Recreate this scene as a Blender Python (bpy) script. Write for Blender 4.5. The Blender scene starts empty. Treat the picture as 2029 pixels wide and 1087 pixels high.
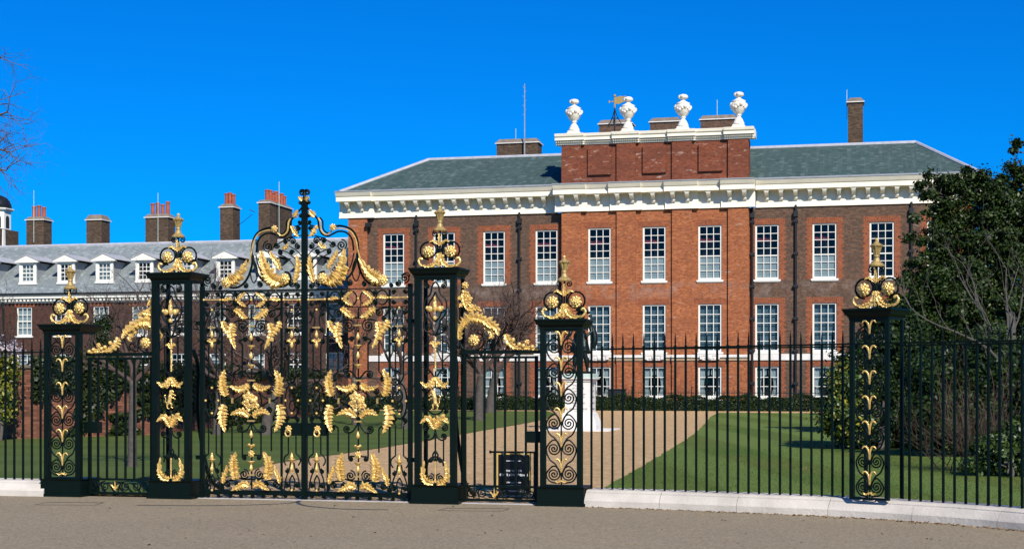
import bpy, math, random
import numpy as np
from mathutils import Vector, Matrix, noise

R = math.radians
rnd = random.Random(7)
nr = np.random.default_rng(11)

# ------------------------------------------------------------------ camera
W, HP = 2029.0, 1087.0          # size of the photograph in pixels
F = 2900.0                      # focal length in pixels
HOR = 758.0                     # row of the horizon
EYE = 1.7
TH = math.atan(F / 12500.0)     # the fronts of palace and gate run along X, the camera turns this far to the left
sc = bpy.context.scene
cam = bpy.data.cameras.new('camera')
cam.sensor_width = 36.0
cam.lens = 36.0 * F / W
cam.shift_y = (HOR - HP / 2) / W
cam.clip_start = 0.1
cam.clip_end = 6000
camo = bpy.data.objects.new('camera', cam)
sc.collection.objects.link(camo)
camo.location = (0, 0, EYE)
camo.rotation_euler = (R(90), 0, TH)
sc.camera = camo

# ------------------------------------------------------------------ light
SUN = Vector((0.60, -1.0, 0.92)).normalized()      # towards the sun
world = bpy.data.worlds.new('World'); sc.world = world
world.use_nodes = True
wn = world.node_tree.nodes; wl = world.node_tree.links
for n in list(wn): wn.remove(n)
sky = wn.new('ShaderNodeTexSky'); sky.sky_type = 'NISHITA'; sky.sun_disc = False
sky.sun_elevation = math.asin(SUN.z); sky.sun_rotation = math.atan2(SUN.x, SUN.y)
sky.air_density = 1.0; sky.dust_density = 0.15; sky.ozone_density = 3.0; sky.altitude = 300
tint = wn.new('ShaderNodeMix'); tint.data_type = 'RGBA'; tint.blend_type = 'MULTIPLY'
tint.inputs[0].default_value = 1.0
tint.inputs[7].default_value = (0.004, 0.490, 1.16, 1)     # slide-film blue, the same over the whole sky
bg = wn.new('ShaderNodeBackground'); bg.inputs[1].default_value = 0.095
wo = wn.new('ShaderNodeOutputWorld')
wl.new(sky.outputs[0], tint.inputs[6]); wl.new(tint.outputs[2], bg.inputs[0]); wl.new(bg.outputs[0], wo.inputs[0])
sun = bpy.data.lights.new('sun', 'SUN'); sun.energy = 4.9; sun.angle = R(0.5); sun.color = (1.0, 0.94, 0.83)
suno = bpy.data.objects.new('sun', sun); sc.collection.objects.link(suno)
suno.rotation_euler = SUN.to_track_quat('Z', 'Y').to_euler()
suno.location = (30, -40, 40)
vs = sc.view_settings
vs.view_transform = 'Standard'; vs.look = 'None'; vs.gamma = 1.0; vs.exposure = 0.26; vs.use_curve_mapping = False
sc.render.engine = 'CYCLES'
sc.cycles.max_bounces = 5; sc.cycles.diffuse_bounces = 2; sc.cycles.glossy_bounces = 2
sc.cycles.transparent_max_bounces = 12

# ------------------------------------------------------------------ pixels to places
def ray(px):
    u = (px - W / 2) / F
    return (-math.sin(TH) + u * math.cos(TH), math.cos(TH) + u * math.sin(TH))
def PY(px, py, Y):                # on an upright plane at depth Y
    d = ray(px); t = Y / d[1]
    return Vector((d[0] * t, Y, EYE - (py - HOR) / F * t))
def PG(px, py, z=0.0):            # on the ground
    t = F * (EYE - z) / (py - HOR); d = ray(px)
    return Vector((d[0] * t, d[1] * t, z))
def XA(px, Y): return PY(px, 500, Y).x
def lerp(a, b, t): return a + (b - a) * t

# ------------------------------------------------------------------ mesh helpers
C = sc.collection
class MB:
    def __init__(s): s.v = []; s.f = []
    def add(s, vs, fs):
        o = len(s.v); s.v += [tuple(v) for v in vs]; s.f += [tuple(i + o for i in f) for f in fs]; return s
    def box(s, x0, x1, y0, y1, z0, z1):
        return s.add([(x0,y0,z0),(x1,y0,z0),(x1,y1,z0),(x0,y1,z0),(x0,y0,z1),(x1,y0,z1),(x1,y1,z1),(x0,y1,z1)],
                     [(0,3,2,1),(4,5,6,7),(0,1,5,4),(1,2,6,5),(2,3,7,6),(3,0,4,7)])
    def frus(s, x0, x1, y0, y1, z0, z1, g):      # box whose top is larger (g>0) or smaller
        return s.add([(x0,y0,z0),(x1,y0,z0),(x1,y1,z0),(x0,y1,z0),(x0-g,y0-g,z1),(x1+g,y0-g,z1),(x1+g,y1+g,z1),(x0-g,y1+g,z1)],
                     [(0,3,2,1),(4,5,6,7),(0,1,5,4),(1,2,6,5),(2,3,7,6),(3,0,4,7)])
    def tube(s, pts, r, n=6, cap=True, flat=1.0):
        pts = [Vector(p) for p in pts]; m = len(pts)
        rs = r if isinstance(r, (list, tuple)) else [r] * m
        t0 = (pts[1] - pts[0]).normalized()
        a = Vector((0, 1, 0)) if abs(t0.y) < 0.9 else Vector((1, 0, 0))
        u = t0.cross(a).normalized(); vs_ = []
        for i, p in enumerate(pts):
            t = (pts[min(i+1, m-1)] - pts[max(i-1, 0)])
            if t.length < 1e-9: t = t0
            t = t.normalized(); u = (u - t * u.dot(t))
            if u.length < 1e-6: u = t.orthogonal()
            u = u.normalized(); w = t.cross(u)
            for k in range(n):
                an = 2 * math.pi * (k + 0.5) / n
                vs_.append(p + (u * math.cos(an) + w * math.sin(an) * flat) * rs[i])
        fs = [(i*n+k, i*n+(k+1) % n, (i+1)*n+(k+1) % n, (i+1)*n+k) for i in range(m-1) for k in range(n)]
        if cap: fs += [tuple(range(n-1, -1, -1)), tuple((m-1)*n+k for k in range(n))]
        return s.add(vs_, fs)
    def lathe(s, prof, c=(0,0,0), n=14, fn=None):
        m = len(prof); vs_ = []
        for i, (r, z) in enumerate(prof):
            for k in range(n):
                an = 2 * math.pi * k / n; rr = r * (fn(an, z) if fn else 1)
                vs_.append((c[0] + rr*math.cos(an), c[1] + rr*math.sin(an), c[2] + z))
        fs = [(i*n+k, i*n+(k+1) % n, (i+1)*n+(k+1) % n, (i+1)*n+k) for i in range(m-1) for k in range(n)]
        fs += [tuple(range(n-1, -1, -1)), tuple((m-1)*n+k for k in range(n))]
        return s.add(vs_, fs)
    def ball(s, c, r, n=8, m=5, q=None):
        rx, ry, rz = r if isinstance(r, (list, tuple)) else (r, r, r)
        vs_ = []
        for i in range(m + 1):
            ph = math.pi * i / m; e = max(math.sin(ph), 0.02)
            for k in range(n):
                an = 2 * math.pi * k / n
                p = Vector((rx*e*math.cos(an), ry*e*math.sin(an), -rz*math.cos(ph)))
                if q: p = q @ p
                vs_.append(p + Vector(c))
        fs = [(i*n+k, i*n+(k+1) % n, (i+1)*n+(k+1) % n, (i+1)*n+k) for i in range(m) for k in range(n)]
        fs += [tuple(range(n-1, -1, -1)), tuple(m*n+k for k in range(n))]
        return s.add(vs_, fs)
    def ext(s, prof, x0, x1):          # closed (y, z) outline pushed along x
        n = len(prof)
        vs_ = [(x0, y, z) for y, z in prof] + [(x1, y, z) for y, z in prof]
        return s.add(vs_, [(k, (k+1) % n, n+(k+1) % n, n+k) for k in range(n)] + [tuple(range(n-1, -1, -1)), tuple(range(n, 2*n))])
    def poly(s, pts, z0, z1):          # closed (x, y) outline raised from z0 to z1
        n = len(pts)
        vs_ = [(x, y, z0) for x, y in pts] + [(x, y, z1) for x, y in pts]
        return s.add(vs_, [(k, (k+1) % n, n+(k+1) % n, n+k) for k in range(n)] + [tuple(range(n-1, -1, -1)), tuple(range(n, 2*n))])
    def mesh(s, name, smooth=False):
        me = bpy.data.meshes.new(name); me.from_pydata(s.v, [], s.f); me.update()
        if smooth: me.polygons.foreach_set('use_smooth', [True] * len(me.polygons))
        return me

def fixn(me):
    import bmesh
    bm = bmesh.new(); bm.from_mesh(me); bmesh.ops.recalc_face_normals(bm, faces=bm.faces); bm.to_mesh(me); bm.free()
def obj(name, mb, mat, parent=None, loc=None, smooth=False, rot=None, recalc=True):
    """One mesh object. Points are world coordinates (or relative to loc); a parent only carries it."""
    me = mb.mesh(name, smooth) if isinstance(mb, MB) else mb
    if isinstance(mb, MB):
        if recalc and len(me.polygons) < 60000: fixn(me)
        if mat: me.materials.append(mat)
    o = bpy.data.objects.new(name, me); C.objects.link(o)
    if loc is not None: o.location = loc
    if rot is not None: o.rotation_euler = rot
    if parent is not None:
        o.parent = parent; o.matrix_parent_inverse = INV[parent.name]
    INV[o.name] = Matrix.LocRotScale(o.location, o.rotation_euler.to_quaternion(), None).inverted()
    return o
INV = {}
def thing(name, label, cat, loc=(0,0,0), group=None, rotz=0.0):
    o = bpy.data.objects.new(name, None); C.objects.link(o)
    o.location = loc; o.rotation_euler = (0, 0, rotz); o.empty_display_size = 0.2
    INV[o.name] = Matrix.LocRotScale(Vector(loc), o.rotation_euler.to_quaternion(), None).inverted()
    tag(o, label, cat, group); return o
def tag(o, label=None, cat=None, group=None, kind=None):
    if label: o['label'] = label
    if cat: o['category'] = cat
    if group: o['group'] = group
    if kind: o['kind'] = kind
    return o
def local_thing(*a, **k):              # parts of this thing are given in its own coordinates
    o = thing(*a, **k); INV[o.name] = Matrix.Identity(4); return o

def smooth(pts, n=6, closed=False):
    P = [Vector(p) for p in pts]
    if closed: P = [P[-1]] + P + [P[0], P[1]]
    else: P = [2*P[0]-P[1]] + P + [2*P[-1]-P[-2]]
    out = []
    for i in range(1, len(P)-2):
        a, b, c, d = P[i-1:i+3]
        for k in range(n):
            t = k / n
            out.append(0.5*((2*b) + (c-a)*t + (2*a-5*b+4*c-d)*t*t + (3*b-a-3*c+d)*t**3))
    out.append(P[-2].copy())
    return out

# ------------------------------------------------------------------ materials
def newmat(name):
    m = bpy.data.materials.new(name); m.use_nodes = True
    nt = m.node_tree; b = nt.nodes['Principled BSDF']
    return m, nt, b
def nd(nt, t, **k):
    n = nt.nodes.new(t)
    for a, v in k.items(): setattr(n, a, v)
    return n
def mixc(nt, fac, a, b, blend='MIX'):
    m = nd(nt, 'ShaderNodeMix', data_type='RGBA', blend_type=blend)
    for i, v in ((0, fac), (6, a), (7, b)):
        if hasattr(v, 'is_output'): nt.links.new(v, m.inputs[i])
        else: m.inputs[i].default_value = v if i == 0 else (*v, 1) if len(v) == 3 else v
    return m.outputs[2]
def noisef(nt, scale, detail=4, rough=0.55, vec=None, lo=0.35, hi=0.65):
    n = nd(nt, 'ShaderNodeTexNoise'); n.inputs['Scale'].default_value = scale
    n.inputs['Detail'].default_value = detail; n.inputs['Roughness'].default_value = rough
    if vec is not None: nt.links.new(vec, n.inputs['Vector'])
    r = nd(nt, 'ShaderNodeMapRange'); r.inputs[1].default_value = lo; r.inputs[2].default_value = hi
    nt.links.new(n.outputs[0], r.inputs[0]); return r.outputs[0]
def coord(nt, kind='Object'):
    return nd(nt, 'ShaderNodeTexCoord').outputs[kind]
def bump(nt, b, h, strength=0.3, dist=0.02):
    n = nd(nt, 'ShaderNodeBump'); n.inputs['Strength'].default_value = strength; n.inputs['Distance'].default_value = dist
    nt.links.new(h, n.inputs['Height']); nt.links.new(n.outputs[0], b.inputs['Normal'])
def plain(name, col, rough=0.6, metal=0.0, var=0.25, scale=6.0, bmp=0.0, bscale=40.0, spec=0.5):
    m, nt, b = newmat(name); v = coord(nt)
    f = noisef(nt, scale, 5, 0.6, v, 0.3, 0.7)
    c2 = tuple(c * (1 - var) for c in col)
    nt.links.new(mixc(nt, f, c2, col), b.inputs['Base Color'])
    b.inputs['Roughness'].default_value = rough; b.inputs['Metallic'].default_value = metal
    b.inputs['Specular IOR Level'].default_value = spec
    if bmp: bump(nt, b, noisef(nt, bscale, 3, 0.6, v, 0.2, 0.8), bmp)
    return m
def brickmat(name, c1, c2, mortar, blotch, bl_amt=0.5, bw=0.225, bh=0.075, pale=None, pale_lo=0.62, bloom=False):
    m, nt, b = newmat(name); v = coord(nt)
    sep = nd(nt, 'ShaderNodeSeparateXYZ'); nt.links.new(v, sep.inputs[0])
    ad = nd(nt, 'ShaderNodeMath', operation='ADD'); nt.links.new(sep.outputs[0], ad.inputs[0]); nt.links.new(sep.outputs[1], ad.inputs[1])
    cb = nd(nt, 'ShaderNodeCombineXYZ'); nt.links.new(ad.outputs[0], cb.inputs[0]); nt.links.new(sep.outputs[2], cb.inputs[1])
    br = nd(nt, 'ShaderNodeTexBrick'); br.offset = 0.5
    br.inputs['Scale'].default_value = 1.0; br.inputs['Brick Width'].default_value = bw; br.inputs['Row Height'].default_value = bh
    br.inputs['Mortar Size'].default_value = 0.006; br.inputs['Mortar Smooth'].default_value = 0.3
    br.inputs['Color1'].default_value = (*c1, 1); br.inputs['Color2'].default_value = (*c2, 1); br.inputs['Mortar'].default_value = (*mortar, 1)
    nt.links.new(cb.outputs[0], br.inputs['Vector'])
    # single odd bricks: noise sampled on the brick grid
    sn = nd(nt, 'ShaderNodeVectorMath', operation='SNAP'); sn.inputs[1].default_value = (bw/2, bh, 1)
    nt.links.new(cb.outputs[0], sn.inputs[0])
    wnz = nd(nt, 'ShaderNodeTexWhiteNoise'); nt.links.new(sn.outputs[0], wnz.inputs['Vector'])
    odd = nd(nt, 'ShaderNodeMapRange'); odd.inputs[1].default_value = 0.72; odd.inputs[2].default_value = 1.0
    nt.links.new(wnz.outputs['Value'], odd.inputs[0])
    sc1 = nd(nt, 'ShaderNodeVectorMath', operation='MULTIPLY'); sc1.inputs[1].default_value = (0.8, 2.2, 1)
    nt.links.new(cb.outputs[0], sc1.inputs[0])
    sc2 = nd(nt, 'ShaderNodeVectorMath', operation='MULTIPLY'); sc2.inputs[1].default_value = (1.0, 3.2, 1); nt.links.new(cb.outputs[0], sc2.inputs[0])
    md_ = noisef(nt, 2.6, 4, 0.7, sc2.outputs[0], 0.42, 0.66)
    bl = noisef(nt, 0.55, 6, 0.65, sc1.outputs[0], 0.35, 0.7)
    mm = nd(nt, 'ShaderNodeMath', operation='MULTIPLY'); nt.links.new(bl, mm.inputs[0]); mm.inputs[1].default_value = bl_amt
    col = mixc(nt, odd.outputs[0], br.outputs['Color'], tuple(x*0.45 for x in c1))
    col = mixc(nt, mm.outputs[0], col, blotch)
    m3 = nd(nt, 'ShaderNodeMath', operation='MULTIPLY'); nt.links.new(md_, m3.inputs[0]); m3.inputs[1].default_value = 0.55
    col = mixc(nt, m3.outputs[0], col, tuple(x*0.55 for x in c2))
    if pale:
        pn = noisef(nt, 1.6, 3, 0.5, sc1.outputs[0], pale_lo, pale_lo + 0.08)
        pm = nd(nt, 'ShaderNodeMath', operation='MULTIPLY'); nt.links.new(pn, pm.inputs[0]); nt.links.new(wnz.outputs['Value'], pm.inputs[1])
        col = mixc(nt, pm.outputs[0], col, pale)
    if bloom:      # lime bloom between the two main floors, soot low down
        za = nd(nt, 'ShaderNodeMapRange'); za.inputs[1].default_value = 6.7; za.inputs[2].default_value = 7.5; nt.links.new(sep.outputs[2], za.inputs[0])
        zb_ = nd(nt, 'ShaderNodeMapRange'); zb_.inputs[1].default_value = 8.1; zb_.inputs[2].default_value = 7.7; nt.links.new(sep.outputs[2], zb_.inputs[0])
        bn = noisef(nt, 0.9, 5, 0.75, cb.outputs[0], 0.46, 0.74)
        k1 = nd(nt, 'ShaderNodeMath', operation='MULTIPLY'); nt.links.new(za.outputs[0], k1.inputs[0]); nt.links.new(zb_.outputs[0], k1.inputs[1])
        k2 = nd(nt, 'ShaderNodeMath', operation='MULTIPLY'); nt.links.new(k1.outputs[0], k2.inputs[0]); nt.links.new(bn, k2.inputs[1])
        k3 = nd(nt, 'ShaderNodeMath', operation='MULTIPLY'); nt.links.new(k2.outputs[0], k3.inputs[0]); k3.inputs[1].default_value = 0.75
        col = mixc(nt, k3.outputs[0], col, (0.30, 0.245, 0.21))
        vs_ = nd(nt, 'ShaderNodeVectorMath', operation='MULTIPLY'); vs_.inputs[1].default_value = (1.4, 0.12, 1); nt.links.new(cb.outputs[0], vs_.inputs[0])
        so = noisef(nt, 1.2, 5, 0.7, vs_.outputs[0], 0.55, 0.85)
        k4 = nd(nt, 'ShaderNodeMath', operation='MULTIPLY'); nt.links.new(so, k4.inputs[0]); k4.inputs[1].default_value = 0.4
        col = mixc(nt, k4.outputs[0], col, tuple(x*0.5 for x in c2))
    nt.links.new(col, b.inputs['Base Color']); b.inputs['Roughness'].default_value = 0.9
    b.inputs['Specular IOR Level'].default_value = 0.2
    inv = nd(nt, 'ShaderNodeMath', operation='SUBTRACT'); inv.inputs[0].default_value = 1.0; nt.links.new(br.outputs['Fac'], inv.inputs[1])
    bump(nt, b, inv.outputs[0], 0.5, 0.01)
    return m
def slatemat(name, ca, cb_, streak, w=0.28, h=0.2):
    m, nt, b = newmat(name); v = coord(nt)
    sep = nd(nt, 'ShaderNodeSeparateXYZ'); nt.links.new(v, sep.inputs[0])
    cb = nd(nt, 'ShaderNodeCombineXYZ'); nt.links.new(sep.outputs[0], cb.inputs[0]); nt.links.new(sep.outputs[2], cb.inputs[1])
    br = nd(nt, 'ShaderNodeTexBrick'); br.offset = 0.5
    br.inputs['Scale'].default_value = 1.0; br.inputs['Brick Width'].default_value = w; br.inputs['Row Height'].default_value = h*0.55
    br.inputs['Mortar Size'].default_value = 0.008; br.inputs['Mortar Smooth'].default_value = 0.4
    br.inputs['Color1'].default_value = (*ca, 1); br.inputs['Color2'].default_value = (*cb_, 1)
    br.inputs['Mortar'].default_value = tuple(x*0.55 for x in ca) + (1,)
    nt.links.new(cb.outputs[0], br.inputs['Vector'])
    s1 = nd(nt, 'ShaderNodeVectorMath', operation='MULTIPLY'); s1.inputs[1].default_value = (1.2, 0.16, 1); nt.links.new(cb.outputs[0], s1.inputs[0])
    st = noisef(nt, 2.6, 6, 0.75, s1.outputs[0], 0.52, 0.95)
    bl = noisef(nt, 0.35, 5, 0.6, cb.outputs[0], 0.35, 0.7)
    col = mixc(nt, bl, br.outputs['Color'], tuple(x*0.72 for x in cb_))
    col = mixc(nt, st, col, streak)
    sn = nd(nt, 'ShaderNodeVectorMath', operation='SNAP'); sn.inputs[1].default_value = (w, h*.55, 1); nt.links.new(cb.outputs[0], sn.inputs[0])
    wz = nd(nt, 'ShaderNodeTexWhiteNoise'); nt.links.new(sn.outputs[0], wz.inputs['Vector'])
    fl = nd(nt, 'ShaderNodeMapRange'); fl.inputs[1].default_value = 0.80; fl.inputs[2].default_value = 1.0; fl.inputs[4].default_value = 0.42; nt.links.new(wz.outputs['Value'], fl.inputs[0])
    col = mixc(nt, fl.outputs[0], col, tuple(x*1.15 for x in streak))
    fd = nd(nt, 'ShaderNodeMapRange'); fd.inputs[1].default_value = 0.25; fd.inputs[2].default_value = 0.0; fd.inputs[4].default_value = 0.4; nt.links.new(wz.outputs['Value'], fd.inputs[0])
    col = mixc(nt, fd.outputs[0], col, tuple(x*0.6 for x in ca))
    nt.links.new(col, b.inputs['Base Color']); b.inputs['Roughness'].default_value = 0.75; b.inputs['Specular IOR Level'].default_value = 0.25
    inv = nd(nt, 'ShaderNodeMath', operation='SUBTRACT'); inv.inputs[0].default_value = 1.0; nt.links.new(br.outputs['Fac'], inv.inputs[1])
    bump(nt, b, inv.outputs[0], 0.6, 0.015)
    return m
def glassmat(name):
    m, nt, b = newmat(name); nt.nodes.remove(b)
    out = nt.nodes['Material Output']
    tr = nd(nt, 'ShaderNodeBsdfTransparent'); tr.inputs[0].default_value = (0.82, 0.88, 0.9, 1)
    gl = nd(nt, 'ShaderNodeBsdfGlossy'); gl.inputs['Roughness'].default_value = 0.03
    fr = nd(nt, 'ShaderNodeFresnel'); fr.inputs[0].default_value = 1.52
    v = coord(nt); nz = nd(nt, 'ShaderNodeTexNoise'); nz.inputs['Scale'].default_value = 2.5; nt.links.new(v, nz.inputs['Vector'])
    bp = nd(nt, 'ShaderNodeBump'); bp.inputs['Strength'].default_value = 0.12; bp.inputs['Distance'].default_value = 0.02
    nt.links.new(nz.outputs[0], bp.inputs['Height']); nt.links.new(bp.outputs[0], gl.inputs['Normal']); 
    ml = nd(nt, 'ShaderNodeMath', operation='MULTIPLY_ADD'); ml.inputs[1].default_value = 0.38; ml.inputs[2].default_value = 0.0
    nt.links.new(fr.outputs[0], ml.inputs[0])
    mx = nd(nt, 'ShaderNodeMixShader'); nt.links.new(ml.outputs[0], mx.inputs[0]); nt.links.new(tr.outputs[0], mx.inputs[1]); nt.links.new(gl.outputs[0], mx.inputs[2])
    nt.links.new(mx.outputs[0], out.inputs[0]); return m
def leafmat(name, a, b_, rough=0.5, trans=0.15, spec=0.4):
    m, nt, b = newmat(name)
    g = nd(nt, 'ShaderNodeNewGeometry')
    nt.links.new(mixc(nt, g.outputs['Random Per Island'], a, b_), b.inputs['Base Color'])
    b.inputs['Roughness'].default_value = rough; b.inputs['Specular IOR Level'].default_value = spec
    b.inputs['Transmission Weight'].default_value = 0.0
    if trans:
        t = nd(nt, 'ShaderNodeBsdfTranslucent'); nt.links.new(mixc(nt, g.outputs['Random Per Island'], a, b_), t.inputs[0])
        mx = nd(nt, 'ShaderNodeMixShader'); mx.inputs[0].default_value = trans
        nt.links.new(b.outputs[0], mx.inputs[1]); nt.links.new(t.outputs[0], mx.inputs[2])
        nt.links.new(mx.outputs[0], nt.nodes['Material Output'].inputs[0])
    return m
def groundmat(name, cols, scale1, scale2, big=0.15, bmp=0.3, rough=0.95, stripes=None, speck=None):
    m, nt, b = newmat(name); v = coord(nt)
    f1 = noisef(nt, scale1, 4, 0.7, v, 0.32, 0.68); f2 = noisef(nt, scale2, 3, 0.6, v, 0.35, 0.65); f3 = noisef(nt, big, 4, 0.6, v, 0.35, 0.65)
    col = mixc(nt, f1, cols[0], cols[1])
    ff = nd(nt, 'ShaderNodeMath', operation='MULTIPLY'); nt.links.new(f3, ff.inputs[0]); ff.inputs[1].default_value = 0.45
    col = mixc(nt, ff.outputs[0], col, cols[2])
    if stripes:
        ang, per, amt, c3 = stripes
        mp = nd(nt, 'ShaderNodeMapping'); mp.inputs['Rotation'].default_value = (0, 0, ang); nt.links.new(v, mp.inputs[0])
        wv = nd(nt, 'ShaderNodeTexWave'); wv.inputs['Scale'].default_value = math.pi*2/per/20*1.0; wv.inputs['Distortion'].default_value = 0.6
        wv.inputs['Detail'].default_value = 2; wv.inputs['Detail Scale'].default_value = 1.5
        nt.links.new(mp.outputs[0], wv.inputs[0])
        mr = nd(nt, 'ShaderNodeMapRange'); mr.inputs[1].default_value = 0.35; mr.inputs[2].default_value = 0.65; mr.inputs[4].default_value = amt
        nt.links.new(wv.outputs[1], mr.inputs[0]); col = mixc(nt, mr.outputs[0], col, c3)
    if speck:
        vo = nd(nt, 'ShaderNodeTexVoronoi'); vo.inputs['Scale'].default_value = speck[0]; nt.links.new(v, vo.inputs['Vector'])
        hs = nd(nt, 'ShaderNodeMapRange'); nt.links.new(vo.outputs['Color'], hs.inputs[0]); hs.inputs[3].default_value = -0.0; hs.inputs[4].default_value = 1.0
        col = mixc(nt, speck[2], col, mixc(nt, hs.outputs[0], speck[1], speck[3]))
    nt.links.new(col, b.inputs['Base Color']); b.inputs['Roughness'].default_value = rough; b.inputs['Specular IOR Level'].default_value = 0.25
    add = nd(nt, 'ShaderNodeMath', operation='ADD'); nt.links.new(f1, add.inputs[0]); nt.links.new(f2, add.inputs[1])
    bump(nt, b, add.outputs[0], bmp, 0.02)
    return m

M = {}
M['iron'] = plain('black_green_iron_paint', (0.0016, 0.0068, 0.0046), 0.42, 0.0, 0.3, 9, 0.15, 60, 0.16)
M['iron2'] = plain('black_pipe_paint', (0.008, 0.010, 0.011), 0.5, 0, 0.3, 3)
M['gold'] = plain('gilding', (1.0, 0.66, 0.19), 0.22, 0.28, 0.5, 18, 0.4, 40, 1.0)
M['oldgold'] = plain('dull_gilding', (0.52, 0.36, 0.12), 0.36, 0.2, 0.5, 22, 0.3, 55)
M['red'] = brickmat('red_brick', (0.53, 0.185, 0.066), (0.33, 0.098, 0.040), (0.34, 0.20, 0.12), (0.22, 0.075, 0.042), 0.6, pale=(0.40, 0.29, 0.22), pale_lo=0.64, bloom=True)
M['attic'] = brickmat('weathered_red_brick', (0.30, 0.088, 0.040), (0.215, 0.060, 0.034), (0.20, 0.10, 0.06), (0.105, 0.042, 0.030), 0.75, pale=(0.42, 0.28, 0.22), pale_lo=0.60)
M['rub'] = brickmat('rubbed_orange_brick', (0.38, 0.118, 0.050), (0.29, 0.088, 0.040), (0.30, 0.15, 0.085), (0.20, 0.070, 0.042), 0.55)
M['brown'] = brickmat('brown_stock_brick', (0.205, 0.108, 0.066), (0.095, 0.058, 0.042), (0.19, 0.145, 0.105), (0.075, 0.055, 0.042), 0.6, pale=(0.30, 0.24, 0.20), pale_lo=0.68, bloom=True)
M['brown2'] = brickmat('dark_stock_brick', (0.165, 0.105, 0.060), (0.060, 0.042, 0.030), (0.19, 0.14, 0.10), (0.050, 0.034, 0.026), 0.6)
M['westbrick'] = brickmat('red_brown_brick', (0.120, 0.052, 0.034), (0.080, 0.037, 0.027), (0.12, 0.08, 0.06), (0.045, 0.026, 0.022), 0.6)
M['cream'] = plain('cream_paint', (0.92, 0.85, 0.68), 0.6, 0, 0.12, 1.2)
M['white'] = plain('white_window_paint', (0.82, 0.79, 0.70), 0.5, 0, 0.08, 2)
M['stone'] = plain('white_stone', (0.78, 0.74, 0.68), 0.8, 0, 0.22, 2.2, 0.25, 12)
M['urn'] = plain('urn_stone', (0.84, 0.77, 0.66), 0.8, 0, 0.2, 3.5, 0.6, 9)
M['kerb'] = plain('pinkish_kerb_stone', (0.66, 0.60, 0.515), 0.85, 0, 0.38, 1.3, 0.25, 30)
M['buff'] = plain('buff_stone', (0.40, 0.30, 0.19), 0.85, 0, 0.3, 2)
M['slate'] = slatemat('green_grey_slate', (0.042, 0.078, 0.072), (0.066, 0.110, 0.100), (0.135, 0.175, 0.165))
M['slate2'] = slatemat('blue_grey_slate', (0.185, 0.215, 0.220), (0.240, 0.275, 0.280), (0.36, 0.38, 0.38))
M['lead'] = plain('lead', (0.34, 0.36, 0.38), 0.5, 0.1, 0.3, 3)
M['leadlight'] = plain('pale_lead', (0.50, 0.50, 0.52), 0.5, 0.1, 0.25, 3)
M['cap'] = plain('chimney_capping', (0.24, 0.19, 0.145), 0.85, 0, 0.45, 3)
M['pot'] = plain('terracotta', (0.40, 0.10, 0.048), 0.8, 0, 0.4, 3)
M['glass'] = glassmat('window_glass')
M['room'] = plain('interior_darkness', (0.012, 0.014, 0.016), 0.9, 0, 0.5, 2)  # near-black colour stands in for the unlit inside behind glass and arches
M['paneblue'] = plain('painted_pane_reflection', (0.20, 0.28, 0.31), 0.9, 0, 0.5, 1.2)  # blue tone stands in for sky reflected in the middle-floor panes
M['blind'] = plain('grey_blind', (0.62, 0.62, 0.58), 0.85, 0, 0.15, 2)
M['curtain'] = plain('white_curtain', (0.70, 0.68, 0.62), 0.8, 0, 0.2, 4)
M['redcurtain'] = plain('red_curtain', (0.42, 0.020, 0.035), 0.7, 0, 0.35, 6)
M['bronze'] = plain('dark_bronze', (0.014, 0.024, 0.021), 0.35, 0.55, 0.5, 9, 0.3, 20)
M['verdigris'] = plain('verdigris_stone', (0.52, 0.64, 0.56), 0.8, 0, 0.3, 4)
M['letter'] = plain('letter_grey', (0.22, 0.22, 0.21), 0.8, 0, 0.1)
M['letterwhite'] = plain('letter_white', (0.82, 0.82, 0.80), 0.6, 0, 0.1)
M['board'] = plain('black_board', (0.004, 0.004, 0.005), 0.30, 0, 0.2)
M['yellow'] = plain('yellow_paint', (0.85, 0.50, 0.02), 0.5, 0, 0.15)
M['boardgold'] = plain('yellow_edging', (0.62, 0.42, 0.10), 0.6, 0, 0.3, 8)
M['darktwig'] = plain('dark_twig', (0.050, 0.031, 0.017), 0.9, 0, 0.4, 3)
M['bark'] = plain('grey_brown_bark', (0.105, 0.088, 0.074), 0.9, 0, 0.5, 10, 0.6, 30)
M['twig'] = plain('brown_twig', (0.085, 0.053, 0.042), 0.9, 0, 0.4, 3)
M['planetwig'] = plain('plane_twig', (0.13, 0.080, 0.055), 0.9, 0, 0.4, 3)
M['twig2'] = plain('pale_twig', (0.22, 0.17, 0.13), 0.85, 0, 0.4, 3)
M['palebark'] = plain('pale_bark', (0.10, 0.088, 0.074), 0.85, 0, 0.4, 8, 0.4, 30)
M['evergreen'] = leafmat('evergreen_leaf', (0.002, 0.008, 0.0015), (0.026, 0.052, 0.008), 0.5, 0.03, 0.22)
M['hedge'] = leafmat('hedge_leaf', (0.004, 0.012, 0.003), (0.020, 0.038, 0.007), 0.5, 0.04, 0.2)
M['golden'] = leafmat('golden_leaf', (0.020, 0.045, 0.006), (0.34, 0.30, 0.03), 0.4, 0.10)
M['ivy'] = leafmat('ivy_leaf', (0.006, 0.016, 0.004), (0.066, 0.098, 0.016), 0.46, 0.04, 0.25)
M['wallivy'] = leafmat('wall_ivy_leaf', (0.004, 0.012, 0.003), (0.034, 0.046, 0.009), 0.45, 0.03, 0.25)
M['shrub'] = leafmat('shrub_leaf', (0.010, 0.032, 0.005), (0.075, 0.12, 0.02), 0.42, 0.10)
M['blossom'] = leafmat('blossom', (0.62, 0.50, 0.52), (0.78, 0.72, 0.72), 0.6, 0.3)
M['grassblade'] = leafmat('grass_blade', (0.038, 0.080, 0.010), (0.10, 0.165, 0.022), 0.6, 0.2)
M['soil'] = plain('soil', (0.055, 0.035, 0.024), 0.95, 0, 0.5, 4, 0.5, 14)
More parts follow.
